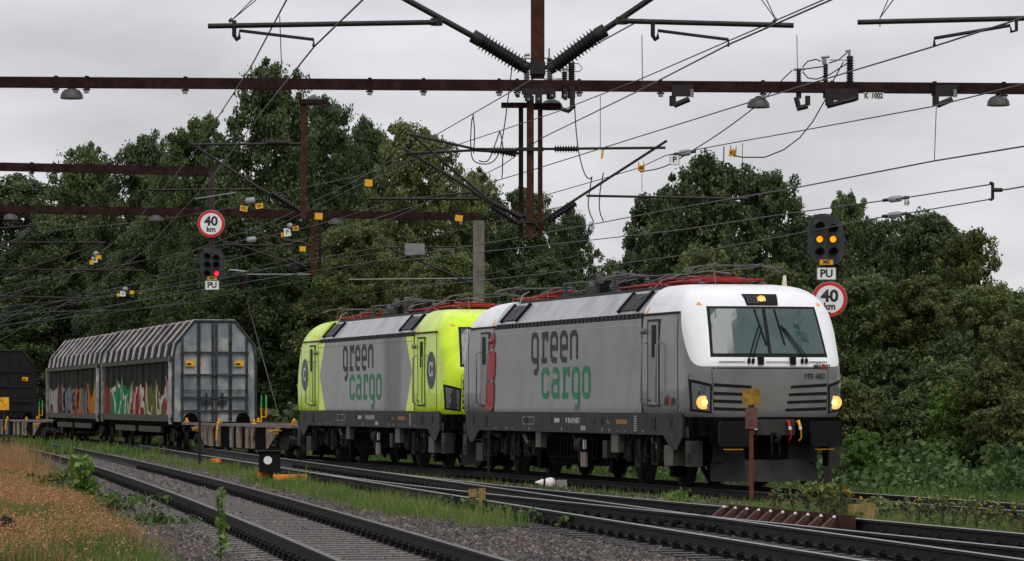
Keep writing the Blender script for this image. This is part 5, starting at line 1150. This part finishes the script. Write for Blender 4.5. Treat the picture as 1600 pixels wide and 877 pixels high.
# ---------------- signals ----------------
def speed_sign(t, x, z, y, r):
    b = MB(); b.cyl((x, y, z), (x, y - .02, z), r, 40); s_ = b.build('speed_sign', RED, t)
    b = MB(); b.cyl((x, y - .021, z), (x, y - .024, z), r * .80, 40); b.build('sign_face', WHITE, s_)
    text('lettering', '40', r * .95, (x, y - .025, z + r * .17), (1, 0, 0), (0, 0, 1), CHAR, s_, bold=.012, sx_=1.05); text('lettering', 'km', r * .55, (x, y - .025, z - r * .42), (1, 0, 0), (0, 0, 1), CHAR, s_, bold=.007)
    b = MB(); b.tube([(x + (r + .0) * math.cos(a), y - .01, z + r * math.sin(a)) for a in [2 * math.pi * k / 40 for k in range(41)]], .012, 5); b.build('rim', STEEL, s_)
AMB = mat('lit_amber_lamp', (1, .45, .05), .3, 0, emit=(1, .27, .0), estr=1.6); REDL = mat('lit_red_lamp', (1, .05, .05), .3, 0, emit=(1, .01, .03), estr=4)
BOARD = mat('signal_board', (.028, .03, .032), .5, .4, 5, dirt=(.07, .075, .08), dscale=5, streak=5, dlo=.5, dhi=.8)
def signal(label, px, Y, head, pl, disc, lit, plate, top_post, bot):
    sc = Y / F; X = P(px, 0, Y).x; zz = lambda py: CH - (py - HY) * sc
    t = thing('railway_signal', label, 'signal', (X, Y, 0)); cx = ((head[0] + head[2]) / 2 - px) * sc; w = (head[2] - head[0]) / 2 * sc; z1, z0 = zz(head[1]), zz(head[3]); h = (z1 - z0) / 2; cz = (z1 + z0) / 2
    pts = []
    for k in range(36):
        a = 2 * math.pi * k / 36; c, s_ = math.cos(a), math.sin(a); pts.append((cx + w * math.copysign(abs(c) ** .62, c) - .06 * w * s_, cz + h * math.copysign(abs(s_) ** .75, s_) * (1 if s_ < 0 else 1 - .10 * (c > 0) * c)))
    b = MB(); b.prism(pts, -.02, .0, 'y'); b.prism([(x_, z_) for x_, z_ in [(cx + (p_[0] - cx) * .96, cz + (p_[1] - cz) * .96) for p_ in pts]], .001, .02, 'y'); bd = b.build('signal_board', BOARD, t)
    dx = w * .36
    for i, (sx, sz) in enumerate([(-1, .50), (1, .40), (-1, 0), (1, 0), (-1, -.5), (1, -.5)]):
        x, z = cx + sx * dx, cz + sz * h; r = w * .2
        b = MB(); b.cyl((x, -.021, z), (x, -.03, z), r * .85, 20); lm = b.build('lamp', lit[i] or BLACKP, t)
        b = MB()
        N = 18; vs = []
        for k in range(N + 1):
            a = math.pi * (-.15 + 1.3 * k / N)
            for rr, yy in ((r * 1.05, -.021), (r * 1.05, -.20 - .04 * math.sin(a)), (r * 1.18, -.20 - .04 * math.sin(a)), (r * 1.18, -.021)): vs.append((x + rr * math.cos(a), yy, z + rr * math.sin(a)))
        b.add(vs, [(4 * k + j, 4 * k + (j + 1) % 4, 4 * k + 4 + (j + 1) % 4, 4 * k + 4 + j) for k in range(N) for j in range(4)]); b.build('lamp_hood', BLACKP, lm)
    pz = zz(plate[0]); b = MB(); b.box(cx - .13, cx + .13, -.05, -.03, pz - .05, pz + .05); pp = b.build('yellow_plate', YTAG, t); text('lettering', plate[1], .1, (cx, -.052, pz), (1, 0, 0), (0, 0, 1), CHAR, pp, bold=.004)
    pz = zz(pl); b = MB(); b.box(cx - .19, cx + .19, -.045, -.03, pz - .125, pz + .125); pp = b.build('letter_plate', STEEL, t); b = MB(); b.box(cx - .175, cx + .175, -.05, -.046, pz - .11, pz + .11); b.build('plate_face', WHITE, pp)
    text('lettering', 'PU', .21, (cx, -.052, pz), (1, 0, 0), (0, 0, 1), CHAR, pp, bold=.007)
    speed_sign(t, (disc[0] - px) * sc, zz(disc[1]), -.03, disc[2] * sc)
    b = MB(); b.box(-.075, .075, .03, .18, bot, top_post); b.build('post', mat('dark_post', (.03, .022, .02), .7, .3, 8), t)
    b = MB(); b.box(cx - .15, cx + .15, .02, .03, cz - h * .6, cz + h * .6); b.build('mounting_bracket', DSTEEL, t)
    return t
signal('railway signal with two amber lamps and a 40 km disc, behind the silver cab', 1294, 72.2, (1262, 334, 1320, 414), 428, (1296, 468, 27), [None, None, AMB, AMB, None, None], (410, 'M5'), CH + (HY - 350) * 72.2 / F, -.5)
zb = CH + (HY - 262) * YS / F - .12
signal('railway signal with one red lamp below a 40 km disc, hung from left beam', 330, YS - .3, (312, 387, 351, 441), 446, (330, 350, 21), [None] * 5 + [REDL], (435, 'M3'), zb, CH + (HY - 450) * YS / F)

# ---------------- small things on the ground ----------------
def at(px, py, z): X, Y = GX(px, py, z); return X, Y
# rusty post with yellowish box
X, Y = at(1174, 781, -.1); t = thing('marker_post', 'rusty iron post with a yellow stained box on top, in front of the silver locomotive', 'post', (X, Y, terr(X, Y))); s_ = Y / F; zt = lambda py: CH - (py - HY) * s_ - terr(X, Y)
b = MB(); b.box(-.036, .036, -.036, .036, -.1, zt(668)); b.build('post', mat('orange_rust_post', (.11, .04, .022), .85, .3, 9, spec=.1), t); b = MB(); b.box(-.10, .10, -.08, .08, zt(670), zt(637)); b.box(-.06, .06, -.09, -.081, zt(664), zt(642)); b.build('rusty_box', mat('pinkish_rust', (.13, .055, .04), .7, .4, 9), t)
b = MB(); b.box(-.05, .05, -.05, .05, zt(637), zt(633)); b.box(-.15, .15, -.12, .12, zt(633), zt(608)); b.build('top_box', mat('yellow_stained_box', (.26, .15, .015), .7, .35, 10, dirt=(.16, .05, .01), dscale=7), t)
# mossy twin post
X, Y = at(746, 800, -.02); t = thing('wooden_marker', 'pair of short mossy yellow wooden posts with a cross piece, in the grass', 'post', (X, Y, terr(X, Y))); b = MB(); b.box(-.12, -.025, -.05, .05, -.05, .38); b.build('wooden_post', MOSSW, t); b = MB(); b.box(.015, .12, -.05, .05, -.05, .40); b.build('wooden_post', MOSSW, t); b = MB(); b.box(-.13, .0, -.09, -.051, .27, .39); b.build('cross_piece', MOSSW, t)
X, Y = at(1350, 812, .0); t = thing('wooden_marker', 'leaning wooden post with a plank arm beside the check rail end', 'post', (X, Y, terr(X, Y))); s_ = Y / F
b = MB(); M = Matrix.Rotation(.12, 4, 'Y'); b.box(-.02, .12, -.05, .05, -.05, .30, 0, M); b.build('wooden_post', MOSSW, t); b = MB(); b.box(-.22, -.0, -.10, -.051, .17, .28); b.build('plank_arm', MOSSW, t)
# bag and block
X, Y = at(870, 764, -.1); t = thing('concrete_block', 'small grey block beside the white bag near the train track', 'block', (X, Y, terr(X, Y) + .05)); b = MB(); b.box(-.02, .20, -.08, .08, -.1, .17); b.build('block', mat('block_grey', (.25, .25, .25), .8, .15, 12, bump=.4), t)
t = thing('white_bag', 'white plastic bag tied with a black band lying next to the grey block', 'bag', (X - .15, Y - .05, terr(X, Y) + .06)); b = MB()
b.lathe([(-.28, .01), (-.22, .035), (-.14, .075), (-.1, .07), (-.04, .10), (.03, .115), (.09, .10), (.12, .03)], (0, 0, .10), (1, .1, -.05), 14); b.build('bag', mat('white_plastic', (.8, .72, .68), .35, .1, 15, bump=.6), t); b = MB(); b.lathe([(-.125, .06), (-.12, .085), (-.085, .088), (-.08, .06)], (0, 0, .10), (1, .1, -.05), 14); b.build('band', RUBBER, t)
# dwarf signal
X, Y = at(419, 748, -.0); t = thing('dwarf_signal', 'low black signal box with a white disc beside the middle track', 'signal', (X, Y, terr(X, Y))); s_ = Y / F
b = MB(); b.box(-14 * s_, 18 * s_, -.1, .25, 15 * s_, 47 * s_); b.box(-16 * s_, 19 * s_, -.16, .27, 47 * s_, 49 * s_); b.build('box', BLACKP, t); b = MB(); b.cyl((0, -.102, 34 * s_), (0, -.112, 34 * s_), 6.5 * s_, 24); b.build('white_disc', WHITE, t)
b = MB(); b.box(0, .08, 0, .1, -.1, 15 * s_); b.build('post', RUST, t); b = MB(); b.box(-.3, .4, -.1, .1, -.02, .06); b.build('base', UNDER, t)
for px, py, w, lab in ((454, 751, .68, 'bright orange board lying in the grass right of the dwarf signal'), (411, 746, .22, 'short orange board at the foot of the dwarf signal'), (345, 724, .5, 'rust and yellow box lying in the grass left of the dwarf signal')):
    X, Y = at(px, py, .02); b = MB(); b.box(-w / 2, w / 2, -.12, .12, 0, .11); o = b.build('cable_cover', mat('orange_board', (.85, .25, .02), .6, .25, 9, dirt=(.25, .1, .05), dscale=6, dlo=.55, dhi=.65), None); o.location = (X, Y, terr(X, Y) + .10); tag(o, lab, 'board')
X, Y = at(509, 753, .0); b = MB(); b.box(-.22, .2, -.1, .1, 0, .03); b.tube([(-.2, 0, .06), (.2, .02, .07)], .03); o = b.build('point_rod', DSTEEL); o.location = (X, Y, terr(X, Y) + .04); tag(o, 'dark iron rod and plate lying right of the orange board', 'rod')
for px, py, top, lab, w in ((312, 730, 658, 'thin grey stake in front of the flat wagon', .03), (763, 757, 676, 'thin dark stake in front of the silver locomotive rear bogie', .022)):
    X, Y = at(px, py, -.05); b = MB(); b.box(-w, w, -w, w, -.1, (py - top) * Y / F); b.box(-w * 1.3, w * 1.3, -w * 1.3, w * 1.3, (py - top) * Y / F, (py - top) * Y / F + .04); o = b.build('stake', UNDER2); o.location = (X, Y, terr(X, Y)); tag(o, lab, 'stake')
X, Y = -13.05, 96.0; t = thing('marker_post', 'small yellow topped twin post at the left edge in the tall grass', 'post', (X, Y, terr(X, Y))); b = MB(); b.box(-.16, -.12, -.03, .03, -.1, 1.6); b.box(-.02, .02, -.03, .03, -.1, 1.2); b.box(-.2, .14, -.04, -.031, .62, .67); b.build('post', DSTEEL, t); b = MB(); b.box(-.28, .0, -.05, -.02, 1.45, 1.78); b.build('yellow_plate', YEL, t)
X, Y = -5.32, 38.8; t = thing('tree_stump', 'dark broken stump at the lower left edge in the orange grass', 'stump', (X, Y, terr(X, Y))); b = MB(); b.tube([(0, 0, 0), (.0, 0, .22), (.03, 0, .3)], [.09, .08, .05], 8); b.tube([(0, 0, .22), (.1, 0, .25), (.14, 0, .12)], .018, 6); b.build('wood', UNDER2, t)
X, Y = 9.3, 89; t = thing('tree_stump', 'pale pinkish broken stump among the brambles at the right', 'stump', (X, Y, -.35)); b = MB(); b.tube([(0, 0, 0), (.02, 0, .55), (-.06, 0, .8)], [.16, .13, .09], 8); b.tube([(.05, 0, .45), (.25, 0, .15)], .06, 6); b.build('wood', mat('pinkish_wood', (.30, .17, .13), .8, .3, 7), t)
# ---------------- foliage ----------------
LEAFD = ramp_mat('dark_leaves', [(0, (0.020, 0.031, 0.012)), (.5, (0.053, 0.081, 0.026)), (.85, (0.105, 0.143, 0.047)), (1, (0.168, 0.202, 0.070))], .5, .3, spec=.35)
LEAFM = ramp_mat('mid_leaves', [(0, (0.029, 0.047, 0.015)), (.5, (0.080, 0.115, 0.033)), (.85, (0.146, 0.189, 0.055)), (1, (0.233, 0.257, 0.085))], .5, .3, spec=.35)
LEAFO = ramp_mat('olive_leaves', [(0, (.022, .030, .009)), (.45, (.065, .088, .022)), (.8, (.13, .155, .036)), (.96, (.23, .24, .06)), (.985, (.45, .25, .03)), (1, (.45, .25, .03))], .5, .35, spec=.3)
LEAFL = ramp_mat('olive_light_leaves', [(0, (0.035, 0.052, 0.016)), (.5, (0.105, 0.137, 0.037)), (.85, (0.197, 0.227, 0.070)), (1, (0.295, 0.299, 0.117))], .5, .35, spec=.3)
LEAFB = ramp_mat('bright_leaves', [(0, (.04, .08, .012)), (.5, (.10, .19, .025)), (1, (.20, .28, .05))], .5, .35)
BRAM = ramp_mat('bramble_leaves', [(0, (.018, .035, .011)), (.4, (.048, .09, .024)), (.8, (.10, .165, .045)), (1, (.19, .26, .09))], .55, .3, spec=.2)
BARK = mat('bark', (.045, .035, .028), .85, .35, 6, bump=.5)
def leaf_mesh(name, cen, rad, per, size, mats, squash=.8, seed=0, bright=None, elong=1.45):
    g = np.random.default_rng(seed); n = len(cen); N = n * per
    d = g.standard_normal((N, 3)); d /= np.linalg.norm(d, axis=1, keepdims=True); r = (.35 + .65 * g.random(N) ** .6) * (1 + .28 * g.standard_normal(N) * (g.random(N) < .3))
    c = np.repeat(cen, per, 0); R_ = np.repeat(rad, per); p = c + d * (r * R_)[:, None] * np.array([1, 1, squash])
    up = d + .9 * g.standard_normal((N, 3)) + np.array([0, 0, .5]); up /= np.linalg.norm(up, axis=1, keepdims=True)
    t = np.cross(up, g.standard_normal((N, 3))); t /= np.linalg.norm(t, axis=1, keepdims=True); b = np.cross(up, t)
    s = size * (.6 + .8 * g.random(N)); a = t * s[:, None] * .5 * elong; bb = b * s[:, None] * .5
    V = np.stack([p - a, p + bb + up * (s * .12)[:, None], p + a, p - bb + up * (s * .12)[:, None]], 1).reshape(-1, 3); Fq = np.arange(4 * N).reshape(N, 4)
    o = np_mesh(name, V, Fq, mats); cb = np.repeat(g.random(n), per)
    set_attr(o.data, 'rnd', np.clip(.5 * g.random(N) + .5 * cb + (.0 if bright is None else bright), 0, 1), 'FACE'); return o
def crown_centres(h, w, n, seed, low=.12, shape='oak'):
    g = np.random.default_rng(seed); out = []; rad = []; lobes = []
    K = 34 if shape != 'bush' else 14
    for k in range(K):                      # boughs of different size make the outline uneven
        t = low + (1 - low) * ((k + .5) / K) ** .9; u = (t - low) / (1 - low)
        prof = (min(1, .62 + 1.3 * u) if u < .35 else 1) * (1 - max(0, (u - .55) / .45) ** 2.2 * .78)
        r = w * (.15 + .09 * g.random()) * (1.0 - .30 * u); a = k * 2.4 + g.random() * 1.2; rr = max(0, w * .5 * prof - r) * (.6 + .4 * g.random())
        lobes.append((rr * math.cos(a), rr * math.sin(a), min(h * t, h - r), r))
    lobes += [(0, 0, h * .35, w * .26), (0, 0, h * .55, w * .26), (0, 0, h * .72, w * .2)]
    for x, y, z, r in lobes:
        m_ = max(4, int(n / K * (r / (w * .16)) ** 2))
        for k in range(m_):
            d = g.standard_normal(3); d /= np.linalg.norm(d); q = r * (.5 + .5 * g.random()); out.append((x + d[0] * q, y + d[1] * q, min(h * .99, max(.1, z + d[2] * q)))); rad.append(r * (.16 + .22 * g.random()))
    return np.array(out), np.array(rad)
def tree_proto(h, w, n, per, leaf, seed, low=.12, shape='oak'):
    t = bpy.data.objects.new('broadleaf_tree' if shape != 'bush' else 'shrub', None); COL.objects.link(t)
    cen, rad = crown_centres(h, w, n, seed, low, shape)
    c = leaf_mesh('crown', cen, rad, per, leaf, LEAFD, .8, seed); c.parent = t
    g = np.random.default_rng(seed + 5); b = MB(); tr = .022 * h
    if shape == 'bush':
        for k in range(5): a = g.random() * 6.28; b.tube([(0, 0, -.3), (.2 * w * math.cos(a), .2 * w * math.sin(a), h * .45), (.3 * w * math.cos(a), .3 * w * math.sin(a), h * .8)], [.05, .035, .01], 5)
    else:
        b.tube([(0, 0, -.6), (.01 * h, 0, h * .2), (-.01 * h, .01 * h, h * .5), (0, 0, h * .88)], [tr * 1.3, tr, tr * .6, tr * .12], 8)
        for k in range(16):
            q = cen[g.integers(len(cen))]; z0 = max(h * .12, q[2] * .55); b.tube([(0, 0, z0), (q[0] * .5, q[1] * .5, (z0 + q[2]) / 2 + .05 * h), tuple(q)], [tr * .45, tr * .28, tr * .06], 5)
    b.build('trunk', BARK, t); return t
PB = [tree_proto(16, 11, 800, 115, .122, s, .06) for s in (1, 2, 3, 4)]
PM = [tree_proto(9.5, 7, 640, 100, .098, s, .06) for s in (11, 12, 13)]
PS = [tree_proto(4.5, 4.6, 320, 80, .09, s, .0, 'bush') for s in (21, 22, 23)]
_used = {}
def plant(protos, i, px, ytop, Y, wpx, m, lab, cat='tree', grp='trees along the railway', z0=-.35):
    src = protos[i % len(protos)]; key = id(protos), i % len(protos); h0 = {id(PB): 16, id(PM): 9.5, id(PS): 4.5}[id(protos)]; w0 = {id(PB): 11, id(PM): 7, id(PS): 4.6}[id(protos)]
    if key not in _used: _used[key] = 1; o = src
    else: o = copy_tree(src)
    X = P(px, 0, Y).x; H = CH + (HY - ytop) * Y / F - z0; Wd = wpx * Y / F
    o.location = (X, Y, z0); o.rotation_euler = (0, 0, random.random() * 6.28); o.scale = (Wd / w0, Wd / w0, H / h0)
    for c in o.children:
        if c.name.startswith('crown'): c.material_slots[0].link = 'OBJECT'; c.material_slots[0].material = m
    o['label'] = lab; o['category'] = cat; o['group'] = grp; return o
T = [
 (PB, 0, 20, 272, 232, 330, LEAFD, 'tree at the far left edge behind the dark wagon'),
 (PB, 1, 135, 222, 222, 230, LEAFM, 'paler tree with a loose top left of the big group, above the short beam'),
 (PB, 2, 225, 205, 205, 230, LEAFD, 'tree between the loose topped one and the highest tree'),
 (PB, 3, 305, 172, 178, 210, LEAFM, 'tree close left of the highest tree'),
 (PB, 1, 428, 92, 172, 270, LEAFD, 'highest tree of the left group, crossed by the steep wires'),
 (PB, 0, 505, 150, 176, 200, LEAFD, 'dark tree close right of the highest tree'),
 (PB, 2, 575, 180, 182, 190, LEAFD, 'tree right of the left drop post, with a notched top'),
 (PB, 3, 655, 184, 158, 240, LEAFL, 'round olive green tree left of the central posts'),
 (PB, 1, 740, 262, 168, 200, LEAFL, 'lower tree behind the crossed arms left of centre'),
 (PB, 0, 815, 292, 160, 210, LEAFD, 'tree behind the central drop posts'),
 (PB, 2, 893, 318, 150, 130, LEAFD, 'tree right of the central posts at the edge of the sky gap'),
 (PM, 0, 965, 402, 150, 120, LEAFM, 'low tree in the sky gap above the pantographs'),
 (PM, 0, 1030, 285, 122, 190, LEAFD, 'tree right of the sky gap with a leaning outline'),
 (PM, 1, 1105, 242, 118, 260, LEAFD, 'tall dark tree behind the P plate'),
 (PM, 2, 1190, 258, 120, 220, LEAFD, 'dark tree between the P plate tree and the amber signal'),
 (PM, 0, 1322, 295, 128, 150, LEAFM, 'slim bright topped tree right behind the amber signal'),
 (PM, 1, 1262, 335, 124, 190, LEAFD, 'tree directly behind the amber signal head'),
 (PM, 2, 1440, 325, 115, 260, LEAFD, 'dense dark round tree right of the amber signal'),
 (PM, 0, 1510, 352, 104, 180, LEAFO, 'yellow tinged tree near the right edge'),
 (PM, 1, 1375, 345, 118, 170, LEAFD, 'tree in the dip between the slim tree and the dense dark tree'),
 (PM, 2, 1600, 450, 150, 170, LEAFM, 'pale distant tree at the right edge'),
 (PB, 1, 380, 300, 152, 260, LEAFD, 'lower tree behind the red signal'),
 (PB, 2, 90, 330, 218, 300, LEAFD, 'lower tree behind the far left arms'),
 (PB, 3, 560, 330, 150, 230, LEAFL, 'lower tree behind the lime locomotive'),
 (PB, 0, 250, 340, 185, 260, LEAFD, 'lower tree above the covered wagons'),
 (PB, 2, 700, 385, 146, 220, LEAFL, 'lower tree behind the concrete mast'),
 (PM, 1, 850, 400, 135, 190, LEAFD, 'lower tree above the rear of the silver locomotive'),
 (PM, 2, 960, 425, 128, 190, LEAFD, 'lower tree behind the roof equipment of the silver locomotive'),
 (PM, 0, 1100, 380, 112, 200, LEAFL, 'lower tree behind the raised front pantograph'),
 (PM, 1, 1215, 410, 108, 170, LEAFL, 'lower tree behind the white cab'),
]
for i, a in enumerate(T): plant(*a)
B_ = [(PM, 0, 1345, 425, 100, 230, LEAFM, 'olive bush beside the 40 km disc'), (PM, 1, 1440, 430, 99, 250, LEAFO, 'large olive bush in the middle of the right bank'), (PM, 2, 1540, 440, 97, 230, LEAFL, 'yellow flecked bush near the right edge'),
 (PM, 0, 1620, 500, 92, 190, LEAFO, 'bush cut by the right edge'), (PS, 0, 1330, 590, 90, 170, LEAFL, 'low bush right of the silver cab'), (PS, 1, 1400, 545, 92, 190, LEAFD, 'low dark bush behind the pinkish stump'), (PS, 0, 1425, 610, 88, 140, LEAFM, 'small round bush just right of the stump'), (PS, 2, 1500, 520, 91, 160, LEAFD, 'dark upright bush between the two yellow flecked ones'), (PS, 1, 1590, 610, 84, 170, LEAFL, 'pale low bush at the right edge above the rails'), (PS, 1, 1345, 672, 82, 90, LEAFB, 'bright green low shrub right of the silver cab buffer'), (PS, 0, 1490, 590, 87, 130, LEAFB, 'bright yellow green bush standing out from the right bank'), (PS, 2, 1378, 630, 89, 110, LEAFL, 'small pale bush left of the pinkish stump'), (PS, 2, 1475, 560, 89, 190, LEAFM, 'low bush right of the stump'), (PS, 0, 1560, 560, 86, 190, LEAFO, 'low bush with arching yellow leaves at the right'),
 (PS, 1, 1270, 560, 98, 150, LEAFD, 'low bush hidden behind the cab corner'), (PS, 2, 1180, 520, 102, 190, LEAFD, 'low bush behind the silver locomotive front'), (PS, 0, 1050, 520, 106, 190, LEAFD, 'low bush behind the middle of the silver locomotive')]
for a in B_: plant(*a, 'bush', 'bushes on the right bank')
# dark hedge closing the view under the trees, one bush after another
names = ['far left', 'left of the dark wagon end', 'behind the dark wagon', 'behind the farther covered wagon', 'behind the nearer covered wagon', 'behind the pale wagon end', 'right of the pale wagon end', 'above the flat wagon', 'left of the lime locomotive', 'behind the lime locomotive rear', 'behind the lime locomotive middle', 'behind the lime cab', 'behind the silver locomotive rear', 'behind the silver locomotive middle', 'behind the silver cab']
for k, nm in enumerate(names): plant(PM, k, -20 + k * 82, 470 + 12 * (k % 3), (222 if k < 4 else 185 if k < 6 else 160) - 1.5 * k, 190, LEAFD, 'undergrowth tree %s' % nm, 'tree', 'undergrowth trees in the dark wood edge')
hd = MB()
# brambles: ground cover right of the train
x, y = sample(9000, 74, 112, 0, 17, .9); d = (x - TRX(y)) * .967; k = d > 3.6 + .5 * np.sin(y * 1.1); x, y = x[k][:1500], y[k][:1500]
z = terr_v(x, y) + .10 + .45 * rng.random(len(x)) * np.clip(((x - TRX(y)) * .967 - 3.5) / 3, .15, 1.6) * (1 + .5 * np.sin(x * 2.3) * np.sin(y * 1.1 + x))
o = leaf_mesh('bramble_cover', np.stack([x, y, z], 1), .30 + .15 * rng.random(len(x)), 34, .115, BRAM, .7, 77, elong=1.2); o['kind'] = 'stuff'
x, y = sample(9000, 105, 190, -30, 26, 1); d = (x - TRX(y)) * .967; k = d > 5; x, y = x[k][:1500], y[k][:1500]
o = leaf_mesh('undergrowth', np.stack([x, y, terr_v(x, y) + .3 + 1.1 * rng.random(len(x))], 1), .8 + .4 * rng.random(len(x)), 40, .24, LEAFD, .8, 78); o['kind'] = 'stuff'
# pinkish seed heads speckling the dry grass
x, y = sample(400000, 34, 92, -13, 0, 1.2); dl = LX(y) - x
k = (dl + .25 * rng.standard_normal(len(x)) > 2.45 - .01 * (y - 45)) & (rng.random(len(x)) < np.clip(.34 + .3 * np.sin(x * 1.9 + .5 * y) + .3 * np.sin(y * .37 - x * .8 + 1), .05, 1)); x, y = x[k], y[k]
SEED = ramp_mat('seed_heads', [(0, (.10, .045, .02)), (.3, (.28, .13, .06)), (.6, (.47, .22, .085)), (.85, (.55, .33, .15)), (1, (.16, .22, .05))], .7, .3)
o = leaf_mesh('dry_grass_seed_heads', np.stack([x, y, terr_v(x, y) + .06 + .20 * rng.random(len(x))], 1), np.full(len(x), .045), 3, .0135, SEED, 1.4, 91, elong=1.9); o['kind'] = 'stuff'
# single weeds
def weed(px, py, h, n, per, r, leaf, m, lab, z=.0, stem=True, cat='plant', sp=.1, seed=0, flowers=None):
    X, Y = GX(px, py, z); g0 = terr(X, Y); t = thing('weed_plant', lab, cat, (X, Y, g0)); g = np.random.default_rng(seed)
    cen = np.stack([sp * g.standard_normal(n), sp * g.standard_normal(n), h * (.15 + .85 * np.linspace(0, 1, n))], 1)
    c = leaf_mesh('leaves', cen, np.full(n, r), per, leaf, m, .7, seed, .1, 1.5); c.parent = t
    b = MB()
    for k in range(3): a = 2.1 * k + seed; b.tube([(0, 0, -.03), (.3 * sp * math.cos(a), .3 * sp * math.sin(a), h * .5), (sp * math.cos(a), sp * math.sin(a), h * (.8 + .1 * k))], [.008, .006, .003], 5)
    b.build('stem', BARK if m is not LEAFB else LEAFB, t)
    if flowers:
        b = MB()
        for k in range(flowers): p_ = cen[g.integers(n)] + np.array([.5 * sp, 0, .04]) * g.standard_normal(3); b.lathe([(0, .004), (.006, .014), (.012, .004)], (p_[0], p_[1], h * (.6 + .45 * g.random())), n=6)
        b.build('flowers', mat('yellow_flower', (.8, .45, .02), .6), t, kind='stuff')
    return t
weed(345, 877, .78, 16, 5, .06, .05, LEAFB, 'young bright sapling growing between the lower stones and the left rail', sp=.035, seed=1)
weed(127, 775, .75, 26, 14, .11, .08, LEAFB, 'leafy bush with bright top and reddish leaves in the orange grass', sp=.14, seed=2, z=.08)
weed(185, 790, .25, 30, 14, .12, .06, BRAM, 'dark bramble patch left of the nearest rail', sp=.35, seed=3, z=.05); weed(240, 815, .16, 24, 12, .10, .05, BRAM, 'low bramble runner on the stones by the nearest rail', sp=.25, seed=4)
weed(90, 760, .35, 24, 12, .12, .07, LEAFO, 'yellowish leafy clump left of the bright topped bush', sp=.22, seed=14, z=.08)
weed(1065, 783, .22, 24, 16, .09, .035, LEAFB, 'fresh green tuft beside the turnout in front of the silver locomotive', sp=.14, seed=5); weed(1110, 785, .12, 10, 10, .06, .04, LEAFO, 'small yellowing tuft right of the fresh green one', sp=.09, seed=6)
weed(1318, 806, .48, 34, 10, .10, .065, LEAFO, 'leafy yellow green shrub in front of the leaning wooden post', sp=.20, seed=7); weed(1375, 808, .3, 26, 12, .09, .055, LEAFM, 'dark leafy weed behind the leaning wooden post', sp=.12, seed=8)
weed(1360, 790, .3, 24, 12, .10, .06, LEAFO, 'maple like seedling above the leaning wooden post', sp=.2, seed=18)
pos = [(1210, 'first'), (1238, 'second'), (1262, 'third'), (1284, 'fourth')]
for k, (px, nm) in enumerate(pos): weed(px, 798 + k, .45 + .05 * (k % 2), 14, 8, .06, .035, LEAFM, 'tall thin weed, %s from the left between rusty post and leafy shrub' % nm, sp=.07, seed=30 + k, flowers=4)
for k in range(11):
    px = 1418 + k * 18; weed(px, 815 + k * 1.4, .38 + .12 * ((k * 7) % 5) / 5, 14, 8, .06, .035, LEAFM, 'yellow flowering ragwort number %d from the left in the lower right weeds' % (k + 1) if False else 'yellow flowering ragwort standing in the grass strip at the lower right', sp=.08, seed=50 + k, flowers=6)['group'] = 'ragwort plants in the lower right grass strip'
for k in range(5):
    weed(690 + k * 48, 790 + k * 8, .2, 16, 10, .07, .04, BRAM, 'leafy nettle tuft in the green strip around the mossy wooden posts', sp=.1, seed=70 + k)['group'] = 'nettle tufts in the green strip'
